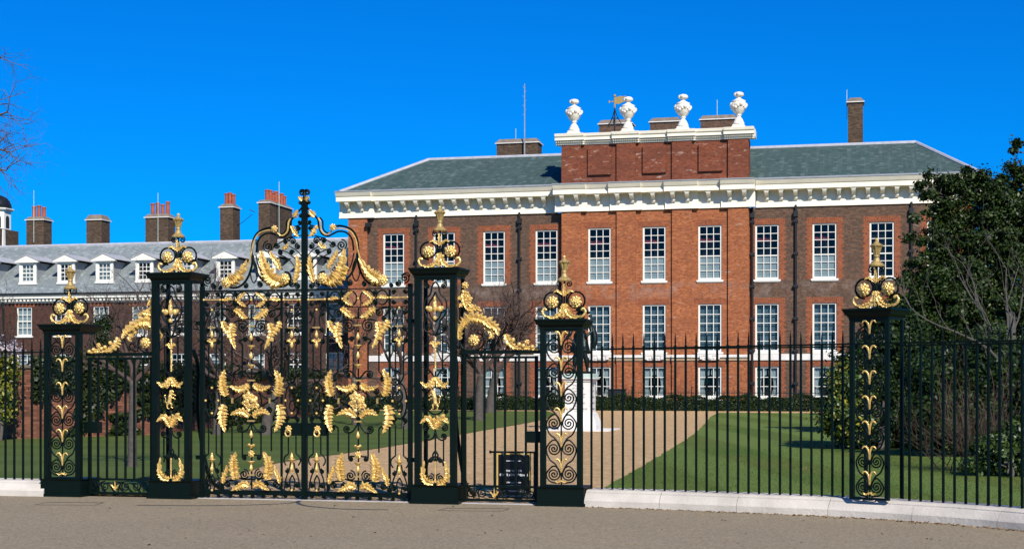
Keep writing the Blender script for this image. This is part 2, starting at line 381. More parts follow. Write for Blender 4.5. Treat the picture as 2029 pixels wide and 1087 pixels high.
M['steel'] = plain('worn_steel_strip', (0.09, 0.10, 0.11), 0.45, 0.3, 0.3, 5)
M['threshold'] = plain('threshold_stone', (0.50, 0.46, 0.43), 0.85, 0, 0.3, 3)
M['mortar'] = plain('mortar', (0.24, 0.18, 0.14), 0.95, 0, 0.3, 5)
M['wallbrick'] = leafmat('garden_brick', (0.10, 0.040, 0.026), (0.26, 0.105, 0.060), 0.9, 0.0, 0.2)
LAWNL = groundmat('lawn_grass', [(0.030, 0.060, 0.010), (0.080, 0.130, 0.014), (0.120, 0.120, 0.020)], 9, 60, 0.25, 0.5,
                  stripes=(R(86), 3.6, 0.62, (0.085, 0.125, 0.026)))
LAWNR = groundmat('lawn_grass_diagonal', [(0.044, 0.090, 0.010), (0.092, 0.156, 0.016), (0.165, 0.150, 0.028)], 9, 60, 0.22, 0.5,
                  stripes=(R(-14), 3.0, 0.75, (0.125, 0.185, 0.034)))
GRAVEL = groundmat('gravel', [(0.50, 0.29, 0.115), (0.90, 0.57, 0.27), (0.68, 0.42, 0.19)], 13, 50, 0.3, 0.9, speck=(10, (0.20, 0.105, 0.035), 0.42, (0.90, 0.70, 0.42)))
ROAD = groundmat('rolled_gravel_road', [(0.185, 0.148, 0.088), (0.345, 0.280, 0.172), (0.155, 0.122, 0.075)], 30, 90, 0.22, 0.5, speck=(48, (0.13, 0.10, 0.065), 0.42, (0.66, 0.54, 0.38)))
EARTH = groundmat('earth', [(0.05, 0.07, 0.03), (0.08, 0.10, 0.04), (0.07, 0.07, 0.03)], 1, 6, 0.05, 0.3)

def struct(name, mb, mat):
    o = obj(name, mb, mat); o['kind'] = 'structure'; return o
def flat(pts, z):
    mb = MB(); mb.add([(p[0], p[1], z) for p in pts], [tuple(range(len(pts)))]); return mb

# ================================================================== GROUND
YG = 20.0                                  # plane of the gate
kerb_px = [(1157,1003.5),(1300,1008),(1450,1014),(1600,1020),(1695,1025),(1800,1032),(1900,1039),(2029,1051),(2200,1070),(2400,1098)]
kerb_front = smooth([PG(*p) for p in kerb_px], 4)
XL = XA(88, YG)
struct('ground', flat([(-3000,-800),(3000,-800),(3000,4000),(-3000,4000)], -0.03), EARTH)
road_pts = [(-60,-20),(60,-20),(60, 6)] + [(p.x, p.y+0.2) for p in reversed(kerb_front)] + [(-60, YG+0.15)]
struct('road', flat(road_pts, 0.0), ROAD)
lawnL = [PG(*p) for p in [(389,962),(480,938),(539,920),(600,910),(700,896),(820,877),(976,850),(1055,836),(1092,826),(1098,819),(1085,814.5)]]
lawnR = [PG(*p) for p in [(1196,968),(1300,908),(1345,880),(1380,856),(1400,836),(1408,826),(1424,817.5)]]
def ragged(P, amp=.05):
    out = []
    for k, p in enumerate(P):
        n_ = noise.noise(Vector((p.x*1.3, p.y*1.3, 2.0)))*amp + noise.noise(Vector((p.x*4.1, p.y*4.1, 5.0)))*amp*.7
        out.append(p + Vector((n_, 0, 0)) if 0 < k < len(P)-1 else p)
    return out
lawnLs = ragged(smooth(lawnL, 26)); lawnRs = ragged(smooth(lawnR, 40))
farL, farR = lawnLs[-1].y, lawnRs[-1].y
mb = flat([(p.x, p.y) for p in lawnLs] + [(-70, farL), (-70, YG+0.15), (XA(300, YG), YG+0.15), (XA(300,YG), YG+1.0)], 0.022)
struct('lawn', mb, LAWNL)
kx = [(p.x, p.y+0.25) for p in kerb_front]
mb = flat([(p.x, p.y) for p in lawnRs] + [(60, farR)] + list(reversed(kx[3:])), 0.022)
struct('lawn', mb, LAWNR)
drive = [(XA(170,YG), YG+0.12), (kx[3][0]+0.3, YG+0.12), (kx[3][0]+.6, YG+.6)] + [(p.x+0.15, p.y) for p in lawnRs] + [(70, farR-.2), (70, 90.2), (-70, 90.2), (-70, farL-.2)] + [(p.x-0.15, p.y) for p in reversed(lawnLs)] + [(XA(240,YG)-.4, YG+0.9)]
struct('gravel_drive', flat(drive, 0.010), GRAVEL)
struct('flower_bed', flat([(-40, 88.2), (40, 88.2), (40, 91.9), (-40, 91.9)], 0.03), M['soil'])

# thin steel strips and cover frames let into the road
def ribbon(pts, w, z):
    mb = MB(); P = [Vector(p) for p in pts]; vs_ = []
    for i, p in enumerate(P):
        t = (P[min(i+1, len(P)-1)] - P[max(i-1, 0)]).normalized(); n = Vector((-t.y, t.x, 0)) * w/2
        vs_ += [(p.x-n.x, p.y-n.y, z), (p.x+n.x, p.y+n.y, z)]
    return mb.add(vs_, [(2*i, 2*i+1, 2*i+3, 2*i+2) for i in range(len(P)-1)])
for pts, lb in (([(594,991),(590,995),(600,1000),(630,1004),(690,1008),(770,1009)], 'grey steel gate track curving beside the centre stile towards the notice board'),
                ([(592,993),(560,997),(480,1000),(380,1001),(270,1000)], 'grey steel gate track curving from the centre stile towards the garden wall')):
    o = obj('gate_track', ribbon(smooth([PG(*p) for p in pts], 6), 0.055, 0.004), M['steel']); tag(o, lb, 'track', 'steel tracks of the gate leaves')
for pts, lb in (([(95,994),(205,995),(190,1000),(70,999.5)][:], 'thin outline of a cover in the road by the low pier near the garden wall'),
                ([(888,1006),(1010,1007),(995,1012),(868,1010.5)], 'thin outline of a cover in the road by the notice board wicket')):
    o = obj('cover_frame', ribbon([PG(*p) for p in pts + pts[:2]], 0.03, 0.004), M['steel']); tag(o, lb, 'cover frame', 'cover frames in the road')
th_ = MB().box(XA(395,YG), XA(822,YG), YG-0.06, YG+0.06, 0.0, 0.012)
o = obj('threshold', th_, M['threshold']); tag(o, 'worn pale stone threshold strip under the tall double gate', 'threshold')
th_ = MB().box(XA(912,YG), XA(1072,YG), YG-0.06, YG+0.06, 0.0, 0.012)
o = obj('threshold', th_, M['threshold']); tag(o, 'worn pale stone threshold strip under the notice board wicket', 'threshold')

def copy_tree(o, parent, delta):
    """A copy of a part and of its sub-parts, moved by delta."""
    c = o.copy(); C.objects.link(c); c.parent = parent; c.location = o.location + Vector(delta)
    for ch in o.children:
        k = ch.copy(); C.objects.link(k); k.parent = c
    return c

# ================================================================== PALACE
YP = 92.0                                 # plane of the wing walls
YC = YP - 0.40                            # central block
YPL = YP - 0.56                           # its pilasters
def XP(px): return XA(px, YP)
def ZP(py, px=1298): return PY(px, py, YP).z
palace = thing('palace', 'large red and brown brick palace with white sash windows and tall brick attic', 'palace', (XP(1298), YP, 0))
cols = [780, 880, 979, 1083, 1190, 1298, 1408, 1520, 1634, 1747.5, 1862]
cx = [XP(p) for p in cols]
ww = 1.46
Z2 = (ZP(557), ZP(450)); Z1 = (ZP(698), ZP(603.5)); Z0 = (ZP(787), ZP(726))
zTop = ZP(417)
XL0, XC0, XC1, XR1 = XP(692), XP(1116), XP(1485), XP(1925)
def holed_wall(x0, x1, z0, z1, y, holes, depth=0.25):
    mb = MB()
    xs = sorted({x0, x1} | {h[0] for h in holes} | {h[1] for h in holes}); zs = sorted({z0, z1} | {h[2] for h in holes} | {h[3] for h in holes})
    for i in range(len(xs)-1):
        for j in range(len(zs)-1):
            mx, mz = (xs[i]+xs[i+1])/2, (zs[j]+zs[j+1])/2
            if any(h[0] < mx < h[1] and h[2] < mz < h[3] for h in holes): continue
            mb.add([(xs[i],y,zs[j]),(xs[i+1],y,zs[j]),(xs[i+1],y,zs[j+1]),(xs[i],y,zs[j+1])], [(0,1,2,3)])
    for a, b, c, d in holes:
        e = y + depth
        mb.add([(a,y,c),(b,y,c),(b,y,d),(a,y,d),(a,e,c),(b,e,c),(b,e,d),(a,e,d)], [(0,4,5,1),(1,5,6,2),(2,6,7,3),(3,7,4,0)])
    return mb
def holes_for(idx):
    out = []
    for i in idx:
        for z in (Z0, Z1, Z2): out.append((cx[i]-ww/2, cx[i]+ww/2, z[0], z[1]))
    return out
def wallpart(name, x0, x1, y, idx, mat):
    mb = holed_wall(x0, x1, 0, zTop, y, holes_for(idx))
    mb.add([(x0,y,0),(x0,YP+11,0),(x0,YP+11,zTop),(x0,y,zTop)], [(0,1,2,3)])
    mb.add([(x1,y,0),(x1,YP+11,0),(x1,YP+11,zTop),(x1,y,zTop)], [(0,1,2,3)])
    return obj(name, mb, mat, palace, recalc=False)
wallpart('wall', XL0+0.02, XC0, YP, [0,1,2,3], M['brown'])
wallpart('wall', XC0, XC1, YC, [4,5,6], M['red'])
wallpart('wall', XC1, XR1-0.02, YP, [7,8,9,10], M['brown'])
wb = MB().box(XL0, XR1, YP+11, YP+11.3, 0, zTop); obj('wall', wb, M['brown'], palace)
for a, b in ((XL0, XP(729)), (XR1-1.2, XR1)):
    obj('pilaster', MB().box(a, b, YP-0.2, YP+0.5, 0, zTop), M['red'], palace)
pil = [(1116,1154), (1224.5,1262), (1333.5,1372.5), (1444,1484)]
for a, b in pil:
    obj('pilaster', MB().box(XP(a), XP(b), YPL, YC+0.1, 0, zTop), M['red'], palace)

# window surrounds of rubbed brick with toothed edges (wings)
for i in (0,1,2,3,7,8,9,10):
    for z in (Z0, Z1, Z2):
        mb = MB(); mb2 = MB(); x0, x1 = cx[i]-ww/2, cx[i]+ww/2; y0, y1 = YP-0.006, YP+0.05
        k = 0; zz = z[0]-0.05
        while zz < z[1]:
            e = min(zz+0.15, z[1]); g = 0.42 if k % 2 else 0.32
            lo = XL0+1.2 if i == 0 else (XC1 if i == 7 else -99)
            mb.box(max(x0-g, lo), x0-0.002, y0, y1, zz, e); mb2.box(x1+0.002, min(x1+g, XC0 if i == 3 else 99), y0, y1, zz, e); zz = e; k += 1
        obj('window_surround', mb, M['rub'], palace); obj('window_surround', mb2, M['rub'], palace)
        mb = MB(); n = 17; g = 0.38; xa, xb = max(x0-g, XC1 if i == 7 else -99), min(x1+g, XC0 if i == 3 else 99)
        for q in range(n):
            a, b = lerp(xa, xb, q/n), lerp(xa, xb, (q+1)/n)
            mb.box(a+0.006, b-0.006, y0-0.004-0.003*(q % 2), y1, z[1]+0.002, z[1]+0.36)
        obj('window_arch', mb, M['rub'], palace)
for i in (4,5,6):
    for z in (Z1, Z2, Z0):
        mb = MB(); n = 15; xa, xb = cx[i]-ww/2-0.25, cx[i]+ww/2+0.25
        for q in range(n):
            a, b = lerp(xa, xb, q/n), lerp(xa, xb, (q+1)/n); s = (q-(n-1)/2)/n*0.12
            z0_, z1_ = z[1]+0.003, z[1]+0.34
            mb.add([(a+.005,YC-.006,z0_),(b-.005,YC-.006,z0_),(b-.005+s,YC-.006,z1_),(a+.005+s,YC-.006,z1_),(a+.005,YC+.04,z0_),(b-.005,YC+.04,z0_),(b-.005+s,YC+.04,z1_),(a+.005+s,YC+.04,z1_)],
                   [(0,1,2,3),(4,7,6,5),(0,4,5,1),(1,5,6,2),(2,6,7,3),(3,7,4,0)])
        obj('window_arch', mb, M['rub'], palace)

# sash windows
def make_window(rows, H, split, kind):
    """A sash window in its own coordinates: origin at the sill's middle on the wall's face."""
    hw = ww/2; fw = 0.10; yf = 0.10
    mb = MB()
    mb.box(-hw-0.04, -hw+fw, yf-0.03, yf+0.10, 0, H); mb.box(hw-fw, hw+0.04, yf-0.03, yf+0.10, 0, H)
    mb.box(-hw+fw, hw-fw, yf-0.03, yf+0.10, H-0.09, H); mb.box(-hw+fw, hw-fw, yf-0.03, yf+0.10, 0, 0.13)
    iw0, iw1, ih0, ih1 = -hw+fw, hw-fw, 0.13, H-0.09
    n = len(rows)
    zs = [ih0 + (ih1-ih0)*k/n for k in range(n+1)]
    for k in range(1, n):
        t = 0.035 if k == split else 0.019
        mb.box(iw0, iw1, yf+0.012, yf+0.052, zs[k]-t, zs[k]+t)
    for k in (1, 2):
        x = lerp(iw0, iw1, k/3); mb.box(x-0.020, x+0.020, yf+0.008, yf+0.056, ih0, ih1)
    me = mb.mesh('window'); fixn(me); me.materials.append(M['white'])
    pane_w = (iw1-iw0)/3-0.04
    panes = []
    for r in range(n):
        for c in range(3):
            panes.append((lerp(iw0, iw1, (c+.5)/3), yf+0.032, (zs[r]+zs[r+1])/2, pane_w, zs[r+1]-zs[r]-0.04))
    pm = MB(); w, h = panes[0][3]/2+0.004, panes[0][4]/2+0.004
    pm.box(-w, w, -0.003, 0.003, -h, h)
    pme = pm.mesh('pane'); pme.materials.append(M['glass'])
    sill = MB().box(-hw-0.10, hw+0.10, -0.09, 0.12, -0.11, 0.0).box(-hw-0.06, hw+0.06, -0.05, 0.1, -0.16, -0.112)
    sm = sill.mesh('sill'); fixn(sm); sm.materials.append(M['white'])
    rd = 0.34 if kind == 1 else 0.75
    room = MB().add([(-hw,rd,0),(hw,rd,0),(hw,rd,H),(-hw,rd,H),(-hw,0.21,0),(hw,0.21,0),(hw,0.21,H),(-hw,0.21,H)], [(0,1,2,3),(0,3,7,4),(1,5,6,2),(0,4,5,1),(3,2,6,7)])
    rm = room.mesh('window_backing'); rm.materials.append(M['paneblue' if kind == 1 else 'room'])
    return me, panes, pme, sm, rm
W2 = make_window(list(range(7)), Z2[1]-Z2[0], 3, 2)
W1 = make_window(list(range(5)), Z1[1]-Z1[0], 0, 1)
W0 = make_window(list(range(3)), Z0[1]-Z0[0], 0, 0)
hw = ww/2
blind_me = MB().box(-hw+.1, hw-.1, 0.19, 0.2, 0.13, (Z2[1]-Z2[0])*0.425).mesh('blind'); blind_me.materials.append(M['blind'])
bar_me = MB().box(-hw+.12, hw-.12, 0.17, 0.185, 0.40, 0.44).box(-hw+.12, hw-.12, 0.17, 0.185, 0.56, 0.59).mesh('blind_rail'); bar_me.materials.append(M['white'])
def swag(seed):
    r_ = random.Random(seed); mb = MB(); H = Z2[1]-Z2[0]
    for x0, x1 in ((-hw+0.12, -0.12), (-0.16, 0.30)):
        n = 8; vs_ = []
        for k in range(n+1):
            t = k/n; x = lerp(x0, x1, t); s = math.sin(math.pi*t)
            zt = H*0.80 - 0.13*s - 0.1*(1-t) + r_.uniform(-.02, .02); zb = zt - 0.10 - 0.16*s*r_.uniform(.8, 1.1)
            vs_ += [(x, 0.24+0.03*math.sin(k*2.1), zt), (x, 0.22+0.05*math.cos(k*2.6), zb)]
        mb.add(vs_, [(2*k, 2*k+2, 2*k+3, 2*k+1) for k in range(n)])
    me = mb.mesh('curtain', True); me.materials.append(M['redcurtain']); return me
swags = [swag(k) for k in range(3)]
def drape(side):
    mb = MB(); H = Z0[1]-Z0[0]; n = 10; m = 8; vs_ = []
    for j in range(m+1):
        z = lerp(0.1, H-0.05, j/m); wide = 0.42 - 0.16*math.sin(math.pi*min(1, j/m*1.25))
        if j >= m-2: wide = 0.6
        for k in range(n+1):
            vs_.append((side*(hw-0.08-wide*k/n), 0.28+0.03*math.sin(k*2.2+j*0.3), z))
    mb.add(vs_, [(j*(n+1)+k, j*(n+1)+k+1, (j+1)*(n+1)+k+1, (j+1)*(n+1)+k) for j in range(m) for k in range(n)])
    me = mb.mesh('curtain', True); me.materials.append(M['curtain']); return me
drapes = [drape(-1), drape(1)]
rest = MB(); npanes = 0
for i in range(11):
    y = YC if i in (4,5,6) else YP
    for lv, (z, wd) in enumerate(((Z0, W0), (Z1, W1), (Z2, W2))):
        me, panes, pme, sm, rm = wd
        loc = Vector((cx[i], y, z[0]))
        wobj = obj('window', me, None, palace, loc=loc)
        def sub(name, m_, off=(0,0,0)):
            return obj(name, m_, None, wobj, loc=loc+Vector(off))
        sub('sill', sm); sub('window_backing', rm)
        single = lv == 2 or (lv == 1 and i in (4,5,6,7))
        for (px_, py_, pz_, w_, h_) in panes:
            if single: sub('pane', pme, (px_, py_, pz_)); npanes += 1
            else: rest.box(loc.x+px_-w_/2-.004, loc.x+px_+w_/2+.004, y+py_-.003, y+py_+.003, z[0]+pz_-h_/2-.004, z[0]+pz_+h_/2+.004)
        if lv == 2 and i < 9: sub('blind', blind_me); sub('blind_rail', bar_me)
        if lv == 2 and i < 9: sub('curtain', swags[i % 3])
        if lv == 0:
            sub('curtain', drapes[0]); sub('curtain', drapes[1])
o = obj('window_glass', rest, M['glass'], palace); o['kind'] = 'stuff'

# carved aprons under three windows, string course
for i in (4,5,6):
    x = cx[i]; z = Z1[0]
    mb = MB().box(x-0.60, x+0.60, YC-0.20, YC+0.02, z-0.22, z-0.165).box(x-0.52, x+0.52, YC-0.17, YC+0.02, z-0.50, z-0.222)
    for s in (-1, 1): mb.box(x+s*0.52-0.09, x+s*0.52+0.09, YC-0.23, YC+0.02, z-0.44, z-0.23)
    mb.ball((x, YC-0.17, z-0.34), (0.16, 0.09, 0.17), 10, 6); mb.ball((x-.25, YC-0.16, z-0.36), (0.1, 0.05, 0.1)); mb.ball((x+.25, YC-0.16, z-0.36), (0.1, 0.05, 0.1))
    obj('apron', mb, M['stone'], palace)
zs0, zs1 = ZP(714.5), ZP(703)
def band(x0, x1, y, a, b, g, mat, name='string_course'): return obj(name, MB().box(x0, x1, y-g, y+0.05, a, b), mat, palace)
band(XL0+1.3, XC0-0.02, YP, zs0+0.02, zs1+0.04, 0.08, M['stone']); band(XC1+0.02, XR1-1.22, YP, zs0+0.02, zs1+0.04, 0.08, M['stone'])
segs = []
e = [XC0] + [v for a, b in pil for v in (XP(a), XP(b))] + [XC1]
for a, b in pil: segs.append((XP(a), XP(b), YPL))
for k in range(3): segs.append((XP(pil[k][1]), XP(pil[k+1][0]), YC))
for a, b, y in segs:
    g = 0.003 if y == YPL else 0
    band(a-g*4, b+g*4, y, zs0+0.20, zs1, 0.14, M['stone']); band(a-g*4, b+g*4, y, zs0, zs0+0.195, 0.07, M['buff'])
for a, b, y, g in ((XL0+1.25, XC0-0.01, YP, 0.1), (XC0, XC1, YC, 0.25), (XC1+0.01, XR1-1.25, YP, 0.1)):
    obj('plinth', MB().box(a, b, y-g, y+0.02, 0, 0.4), M['stone'], palace)

# main cornice: one length for every break
zc = [ZP(417), ZP(413.5), ZP(403), ZP(384.5), ZP(374), ZP(366)]
def cornice_profile(y):
    return [(y+0.3, zc[0]), (y-0.10, zc[0]), (y-0.10, zc[0]+0.05), (y-0.05, zc[1]), (y-0.04, zc[2]), (y-0.04, zc[3]-0.04), (y-0.10, zc[3]), (y-0.72, zc[3]), (y-0.72, zc[4]-0.04),
            (y-0.78, zc[4]), (y-0.90, zc[5]-0.05), (y-0.92, zc[5]), (y+0.3, zc[5]+0.06)]
lens = [(XL0-0.60, XL0+1.3+0.5, YP-0.2), (XL0+1.8, XC0-0.42, YP), (XC1+0.42, XR1-1.3, YP), (XR1-1.3, XR1+0.60, YP-0.2)]
for k, (a, b) in enumerate(pil): lens.append((XP(a)-0.42, XP(b)+0.42, YPL))
for k in range(3): lens.append((XP(pil[k][1])+0.42, XP(pil[k+1][0])-0.42, YC))
for a, b, y in lens:
    obj('cornice', MB().ext(cornice_profile(y), a, b), M['cream'], palace)
    obj('gutter_lead', MB().box(a-0.01, b+0.01, y-0.95, y-0.2, zc[5]+0.005, zc[5]+0.07), M['lead'], palace)
for a, b in pil: obj('frieze_block', MB().box(XP(a)-0.05, XP(b)+0.05, YPL-0.055, YPL+.3, zc[0]+0.12, zc[2]), M['cream'], palace)
mm = MB()
mm.box(-0.165, 0.165, -0.62, 0, -0.075, 0)                       # abacus
prof = [(0, -0.62), (-0.10, -0.62), (-0.17, -0.54), (-0.20, -0.40), (-0.36, -0.30), (-0.50, -0.26), (-0.58, -0.16), (-0.60, -0.076), (0, -0.076)]
mm.ext([(y, z) for y, z in prof], -0.12, 0.12)
mme = mm.mesh('modillion'); fixn(mme); mme.materials.append(M['cream'])
mods = [(p, YP-0.2) for p in (694.5, 720)] + [(752.5 + 25.2*k, YP) for k in range(14)]
mods += [(p, YPL) for p in (1119.5, 1147.4, 1228, 1256, 1336.5, 1364.6, 1448, 1477)] + [(p, YC) for p in (1188, 1297, 1406)]
mods += [(1519.5 + 28.6*k, YP) for k in range(13)]
for p, y in mods:
    obj('modillion', mme, None, palace, loc=(XP(p), y-0.04, zc[3]-0.002))

# roof
YR = YP + 6.0
rl, rr = PY(848, 317, YR), PY(1815, 284, YR)
zr = (rl.z + rr.z)/2; ze = zc[5] + 0.04
YB = YP + 12.6
eL, eR, eF = XL0-0.42, XR1+0.42, YP-0.72
rf = MB().add([(eL,eF,ze),(eR,eF,ze),(eR,YB,ze),(eL,YB,ze),(rl.x,YR,zr),(rr.x,YR,zr)], [(0,1,5,4),(1,2,5),(2,3,4,5),(3,0,4)])
roof = obj('roof', rf, M['slate'], palace)
rg = MB().tube([(rl.x,YR,zr+.03),(rr.x,YR,zr+.03)], 0.13, 8)
obj('ridge', rg, M['leadlight'], roof)
for a, b in (((eL,eF,ze), (rl.x,YR,zr)), ((eR,eF,ze), (rr.x,YR,zr))):
    obj('hip_roll', MB().tube([a, b], 0.14, 8), M['leadlight'], roof)
for a, b in ((XL0, XC0-0.3), (XC1+0.3, XR1)):
    k_ = (zr-ze)/(YR-eF)
    obj('eaves_lead', MB().ext([(eF-0.02, ze+0.0), (eF+0.02, ze+0.05), (eF+0.16, ze+0.05+0.16*k_), (eF+0.16, ze+0.01+0.12*k_)], a, b), M['lead'], roof)

# attic storey over the centre
YA = YC - 0.05; YAP = YPL - 0.05
za0, za1, za2 = zc[5]+0.05, ZP(284), ZP(263)
at = obj('attic', MB().box(XC0, XC1, YA, YA+1.3, za0, za1), M['attic'], palace)
for a, b in pil: obj('attic_pilaster', MB().box(XP(a), XP(b), YAP, YA+0.05, za0, za1), M['attic'], at)
obj('attic_base', MB().box(XC0-.02, XC1+.02, YAP-0.03, YA-0.001, za0, za0+0.12), M['lead'], at)
for k in range(3):
    a, b = XP(pil[k][1]), XP(pil[k+1][0]); m_ = (a+b)/2
    obj('raised_panel', MB().box(m_-0.74+0.05, m_+0.74+0.05, YA-0.16, YA+0.02, za0+0.62, za0+0.62+1.72), M['attic'], at)
def attic_profile(y):
    return [(y+0.4, za1), (y-0.06, za1), (y-0.06, za1+0.08), (y-0.10, za1+0.10), (y-0.10, za1+0.24), (y-0.30, za1+0.26), (y-0.30, za1+0.42), (y-0.38, za1+0.50), (y-0.42, za2-0.02), (y-0.42, za2), (y+0.4, za2)]
alens = [(XP(a)-0.25, XP(b)+0.25, YAP) for a, b in pil] + [(XP(pil[k][1])+0.25, XP(pil[k+1][0])-0.25, YA) for k in range(3)]
den = MB()
for j, (a, b, y) in enumerate(alens):
    if j == 0: a -= 0.12
    if j == 3: b += 0.12
    obj('attic_cornice', MB().ext(attic_profile(y), a, b), M['cream'], at)
    x = a+0.05
    while x < b-0.08: den.box(x, x+0.075, y-0.20, y-0.09, za1+0.13, za1+0.235); x += 0.14
o = obj('dentils', den, M['cream'], at); o['kind'] = 'stuff'
obj('attic_cornice', MB().box(XC0-0.35, XC1+0.35, YA+0.41, YA+1.6, za1+0.2, za2-0.003), M['cream'], at)
obj('attic_back_roof', MB().box(XC0+0.6, XC1-0.6, YA+1.31, YA+9.0, za0, zr+0.3), M['lead'], at)

# urns on the attic
urn_lab = ['white carved stone urn on the attic end facing the radio mast', 'white carved stone urn just beside the swallowtail weather vane',
           'white carved stone urn between the weather vane urn and the end urn by the chimney', 'white carved stone urn on the attic end facing the tall lone chimney']
prof = [(0.34,0),(0.34,0.16),(0.30,0.18),(0.27,0.30),(0.20,0.42),(0.13,0.50),(0.12,0.56),(0.19,0.60),(0.15,0.64),(0.20,0.70),(0.33,0.84),(0.40,1.02),(0.45,1.22),(0.46,1.36),(0.40,1.42),
        (0.44,1.45),(0.43,1.50),(0.30,1.56),(0.16,1.64),(0.12,1.72),(0.14,1.76),(0.24,1.80),(0.29,1.88),(0.27,1.97),(0.20,2.03),(0.08,2.07)]
def carve(an, z):
    if 0.95 < z < 1.40: return 1 + 0.10*abs(math.sin(an*2)) + 0.07*math.sin(an*6+z*9)
    if 0.66 < z <= 0.95: return 1 + 0.05*math.cos(an*12)
    if z > 1.75: return 1 + 0.14*math.cos(an*5 + z*4)
    return 1
um = MB().lathe(prof, n=30, fn=carve)
for k in range(4):
    an = k*math.pi/2 + 0.4
    um.ball((0.46*math.cos(an), 0.46*math.sin(an), 1.26), (0.12, 0.12, 0.15), 8, 5); um.ball((0.40*math.cos(an+.78), 0.40*math.sin(an+.78), 1.06), (0.13, 0.13, 0.10), 8, 5)
    um.ball((0.44*math.cos(an+.4), 0.44*math.sin(an+.4), 1.15), (0.09, 0.09, 0.08), 7, 4); um.ball((0.44*math.cos(an-.4), 0.44*math.sin(an-.4), 1.15), (0.09, 0.09, 0.08), 7, 4)
for k in range(7):
    an = k*0.9; um.ball((0.22*math.cos(an), 0.22*math.sin(an), 1.86+0.06*(k % 2)), (0.10, 0.10, 0.08), 7, 4)
ume = um.mesh('urn', True); fixn(ume); ume.materials.append(M['urn'])
pme_ = MB().box(-0.42, 0.42, -0.38, 0.38, 0, 0.10).box(-0.36, 0.36, -0.33, 0.33, 0.10, 0.22); pedm = pme_.mesh('pedestal'); fixn(pedm); pedm.materials.append(M['urn'])
for (p, lb) in zip((1137, 1244, 1353, 1463.5), urn_lab):
    L = Vector((XA(p, YA), YA+0.10, za2))
    u = thing('urn', lb, 'urn', L, 'urns on the attic')
    obj('pedestal', pedm, None, u, loc=L); obj('urn_body', ume, None, u, loc=L+Vector((0,0,0.2)))

# chimney stacks of the palace
def stack(x0, x1, y0, y1, z0, z1, mat, parent, capz=0.28, ledge=0.10, white=True):
    c = obj('chimney', MB().box(x0, x1, y0, y1, z0, z1), mat, parent)
    mb = MB().box(x0-ledge, x1+ledge, y0-ledge, y1+ledge, z1+0.001, z1+0.06)
    obj('chimney_band', mb, M['stone'] if white else M['cap'], c)
    obj('chimney_cap', MB().frus(x0-ledge+.02, x1+ledge-.02, y0-ledge+.02, y1+ledge-.02, z1+0.062, z1+0.062+capz, -0.22), M['cap'], c)
    return c
for (xa, xb, yt, Y, mat) in ((984,1066,284,100,'brown2'), (1187,1251,246,103,'brown'), (1288,1347,242,103,'brown'), (1388,1458,237,103,'brown'), (1680,1710,203,100,'brown2')):
    stack(XA(xa,Y), XA(xb,Y), Y, Y+1.3, 14, PY((xa+xb)/2, yt, Y).z, M[mat], palace)

# pipes and fittings
for k, (p, y) in enumerate(((826, YP), (1030, YP), (1491, YP), (1577, YP), (1806, YP))):
    x = XP(p); mb = MB().tube([(x, y-0.14, 0.2), (x, y-0.14, zTop+0.1)], 0.072, 8)
    dp = obj('downpipe', mb, M['iron2'], palace)
    for j in range(6):
        z = 1.6 + j*2.0; obj('pipe_bracket', MB().box(x-0.14, x+0.14, y-0.24, y-0.003, z, z+0.16), M['iron2'], dp)
    obj('rainwater_head', MB().frus(x-0.13, x+0.13, y-0.27, y-0.003, zTop-0.62, zTop-0.28, 0.08 if False else 0.0), M['iron2'], dp)
x = XP(733); obj('floodlight', MB().box(x-0.18, x+0.2, YP-0.5, YP-0.25, zTop-0.62, zTop-0.36).tube([(x, YP-0.02, zTop-0.3), (x, YP-0.35, zTop-0.38)], 0.04), M['iron2'], palace)

# mast and weather vane
L = PY(1045, 275, 100.5)
t = thing('antenna_mast', 'tall thin radio mast beside the low brown chimney on the roof', 'antenna', (L.x, L.y, L.z-0.2))
zt = PY(1045, 171, 100.5).z
obj('pole', MB().tube([(L.x, L.y-0.9, L.z-2.2), (L.x, L.y-.9, zt)], [0.05, 0.03], 6), M['lead'], t)
for k in range(7):
    z = zt - 0.3 - k*0.32; obj('aerial', MB().tube([(L.x-0.04, L.y-.9, z), (L.x+0.12*(1 if k % 2 else -1), L.y-.9, z+0.1)], 0.018, 5), M['lead'], t)
for (p, pb, pt, Y, lb) in ((1022, 280, 255, 100.2, 'thin short rod on the low brown chimney beside the mast'), (1421, 240, 198, 103.2, 'thin rod on the brown chimney behind the attic'), (1678, 200, 178, 100.2, 'thin rod on the tall lone chimney')):
    a, b = PY(p, pb, Y), PY(p, pt, Y)
    o = obj('lightning_rod', MB().tube([a - Vector((0,0,1.2)), b], 0.022, 5), M['verdigris']); tag(o, lb, 'rod', 'lightning rods')
L = PY(1218, 262, 96); zt = PY(1218, 190, 96).z; s_ = 96/2900*1.02
t = thing('weather_vane', 'swallowtail weather vane on a black iron tripod above the attic', 'weather vane', (L.x, L.y, za2-.02))
zb = PY(1218, 214, 96).z
st = MB().tube([(L.x, L.y, za2-.02), (L.x, L.y, zb)], 0.05, 6)
for k in range(3):
    an = k*2.1+0.5; st.tube(smooth([(L.x+0.55*math.cos(an), L.y+0.55*math.sin(an), zb-1.15), (L.x+0.2*math.cos(an), L.y+0.2*math.sin(an), zb-0.6), (L.x, L.y, zb-0.05)], 4), 0.028, 5)
for z, r_ in ((zb-1.1, 0.5), (zb-0.7, 0.24)):
    st.tube([(L.x+r_*math.cos(a*0.7854), L.y+r_*math.sin(a*0.7854), z) for a in range(9)], 0.02, 4)
st.box(L.x-.5, L.x+.5, L.y-.03, L.y+.03, zb-1.14, zb-1.1)
obj('stand', st, M['iron2'], t)
